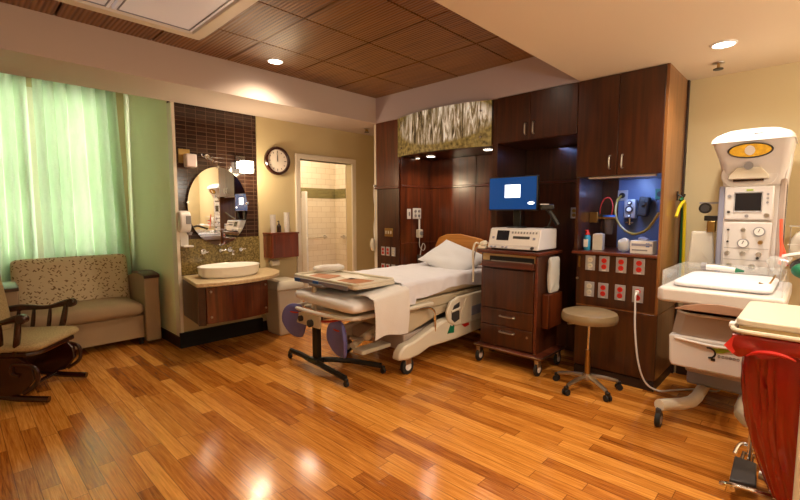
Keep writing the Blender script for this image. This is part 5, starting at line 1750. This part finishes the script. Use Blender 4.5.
t6 = thing('wall_basket', 'wire basket of sealed supplies right of the warmer column', 'basket', (4.25, .06, 1.2))
b = MB()
for z in (1.13, 1.27, 1.40):
    b.tube([(4.12, -.16, z), (4.12, .14, z), (4.34, .14, z), (4.34, -.16, z)], .004, 6, close=True, smooth=False)
for y in (-.14, -.07, .0, .07, .13):
    b.cyl((4.12, y, 1.13), (4.12, y, 1.40), .003, n=6)
part('wire_frame', b, 'steel', t6)
part('supply_packs', MB().pad((4.23, .0, 1.26), (.16, .26, .24), .5, 14, wadf), 'frost', t6, smooth=60)
part('red_cap', MB().cyl((4.115, .05, 1.31), (4.10, .01, 1.30), .012).cyl((4.115, .06, 1.24), (4.10, .02, 1.235), .012), 'red', t6)
part('bracket', MB().box(4.34, 4.36, .0, .10, 1.30, 1.36).box(4.345, 4.645, .03, .07, 1.32, 1.34), 'steel', t6)
solo('orange_tube', MB().tube([(4.10, .185, 1.45), (4.09, .18, 1.35), (4.08, .17, 1.22), (4.07, .175, 1.13)], .010, 8).tube([(4.09, .18, 1.30), (4.09, .15, 1.20), (4.08, .135, 1.12)], .008, 8), 'orange',
     'orange red forked tube hanging on the right of the warmer column', 'tube')
b = MB()
b.grid(lambda u, v: (3.90 + .26 * u, .16 - .30 * v, 1.195 + .03 * sin(v * 3) + .01 * sin(u * 6)), 10, 10, (0, 0, .004))
solo('draped_wrap', b, 'towel', 'thin white wrap laid over the black hose at the right edge', 'cloth', smooth=80)

# ================================================================== RED BAG HAMPER
t = thing('linen_hamper', 'chrome framed hamper with cream lid at the right edge of the frame', 'hamper', (2.82, -.06, 0))
hx0, hx1, hy0, hy1 = 2.55, 3.14, -.36, .25
def rr(x0, x1, y0, y1, r, n=5):
    P = []
    for cx_, cy_, a0 in ((x1 - r, y1 - r, 0), (x0 + r, y1 - r, 90), (x0 + r, y0 + r, 180), (x1 - r, y0 + r, 270)):
        for k in range(n + 1):
            a = radians(a0 + 90 * k / n)
            P.append((cx_ + r * cos(a), cy_ + r * sin(a)))
    return P
lid = part('lid', MB().prism(rr(hx0, hx1, hy0, hy1, .05), .968, 1.0), 'cream_pl', t, bevel=.008, seg=3)
part('lid_skirt', MB().prism(rr(hx0 + .008, hx1 - .008, hy0 + .008, hy1 - .008, .05), .94, .967), 'tan_pl', lid)
part('lid_rim', MB().tube([(x, y, .945) for x, y in rr(hx0 - .012, hx1 + .01, hy0 - .01, hy1 + .012, .05, 3)], .011, 8, close=True, smooth=False), 'cream_pl', lid)
part('hinge_tab', MB().box(2.60, 2.66, .255, .28, .945, .965), 'white_pl', lid, bevel=.004)
for x, y in ((2.532, -.008), (3.13, .20), (3.13, -.33), (2.56, -.345)):
    part('post', MB().cyl((x, y, .06), (x, y, .93), .013), 'cream_pl' if x < 2.54 else 'chrome', t)
fb = MB().tube([(2.75, .235, .06), (3.22, .235, .06), (3.22, -.36, .06), (2.56, -.36, .06), (2.532, .0, .06)], .014, 8, smooth=False)
part('base_frame', fb, 'chrome', t)
part('pedal_pad', MB().prism([(2.80, .255), (3.10, .265), (3.09, .165), (2.83, .145)], .062, .085), 'dark_grey', t, bevel=.006)
part('pedal_bar', MB().tube([(2.79, .29, .05), (2.765, .25, .075), (2.77, .15, .08), (2.80, .05, .07), (2.86, -.02, .06)], .011, 8), 'chrome', t)
part('pedal_bar', MB().tube([(3.12, .27, .085), (3.20, .25, .12), (3.21, .20, .12), (3.18, .12, .10)], .011, 8), 'chrome', t)
part('pedal_pivot', MB().cyl((2.95, .145, .09), (2.95, .04, .09), .024, n=14), 'steel', t)
part('pedal_link', MB().cbox((2.90, .08, .07), (.16, .03, .02), rz=.5), 'chrome', t)
for x, y in ((3.22, .20), (3.22, -.33), (2.56, -.33), (2.66, .02)):
    c = part('caster', MB().cbox((x, y, .05), (.03, .026, .02)), 'black', t)
    part('wheel', MB().cyl((x, y - .012, .024), (x, y + .012, .024), .024, n=16), 'rubber', c)
# red bag
b = MB()
NR, NZ = 160, 60
vs = []
for j in range(NZ + 1):
    v = j / NZ
    z = .932 - v * (.932 - .13)
    # taper to the bottom and sag away from the camera side
    w = 1 - .05 * v - .42 * max(0, v - .45) ** 1.4
    cxx, cyy = 2.84, -.06 - .07 * v * v
    for i in range(NR):
        a = 2 * pi * i / NR
        ca, sa = cos(a), sin(a)
        e = .55
        rx_ = .285 * math.copysign(abs(ca) ** e, ca)
        ry_ = .300 * math.copysign(abs(sa) ** e, sa)
        nz = noise.noise(Vector((ca * 2.6, sa * 2.6, v * 1.3)))
        rg = 1 - abs(noise.noise(Vector((ca * 6.5 + 3, sa * 6.5, v * 1.6)))) * 2.6 - .5 * abs(noise.noise(Vector((ca * 13, sa * 13, v * 5))))
        f = 1 + min(1, v * 4) * (.05 * nz + .045 * rg) - .02
        vs.append((cxx + rx_ * w * f, cyy + ry_ * w * f, z))
fs = [(j * NR + i, j * NR + (i + 1) % NR, (j + 1) * NR + (i + 1) % NR, (j + 1) * NR + i) for j in range(NZ) for i in range(NR)]
fs += [tuple(range(NR)), tuple(reversed(range(NZ * NR, (NZ + 1) * NR)))]
b._add(vs, fs)
rb = thing('red_bag', 'shiny red plastic waste bag hanging in the hamper frame', 'bag', (2.84, -.06, .13))
part('sack', b, 'redbag', rb, smooth=80)
def cuff(u, v):
    x = 2.542 - (.004 + .020 * v * (.6 + noise.noise(Vector((u * 7, v * 2, 4)))))
    y = .258 - u * .60
    z = .928 - v * (.05 + .045 * (1 + sin(u * 8 + .6)) * .5 + .02 * noise.noise(Vector((u * 11, 1, 4))))
    return (x, y, z)
c = MB()
c.grid(cuff, 60, 8, (.003, 0, 0))
part('front_cuff', c, 'redbag', rb, smooth=80)
c = MB()
c.grid(lambda u, v: (2.545 + .5 * u, .258 + .012 * v * (.6 + noise.noise(Vector((u * 9, v * 2, 9)))), .928 - v * (.07 + .02 * sin(u * 12))), 40, 8, (0, -.003, 0))
part('side_cuff', c, 'redbag', rb, smooth=80)
c = MB()
c._add([(2.535, .250, .925), (2.515, .285, .872), (2.525, .250, .835), (2.545, .225, .870), (2.555, .245, .88)], [(0, 1, 4), (1, 2, 4), (0, 3, 1), (3, 2, 1), (0, 4, 3), (2, 3, 4)])
part('corner_tuft', c, 'red', rb)
part('twist', MB().tube([(2.528, .20, .835), (2.516, .165, .862), (2.512, .11, .872), (2.516, .06, .865), (2.526, .03, .85)], lambda u: .003 + .006 * sin(pi * u), 8), 'red', rb)
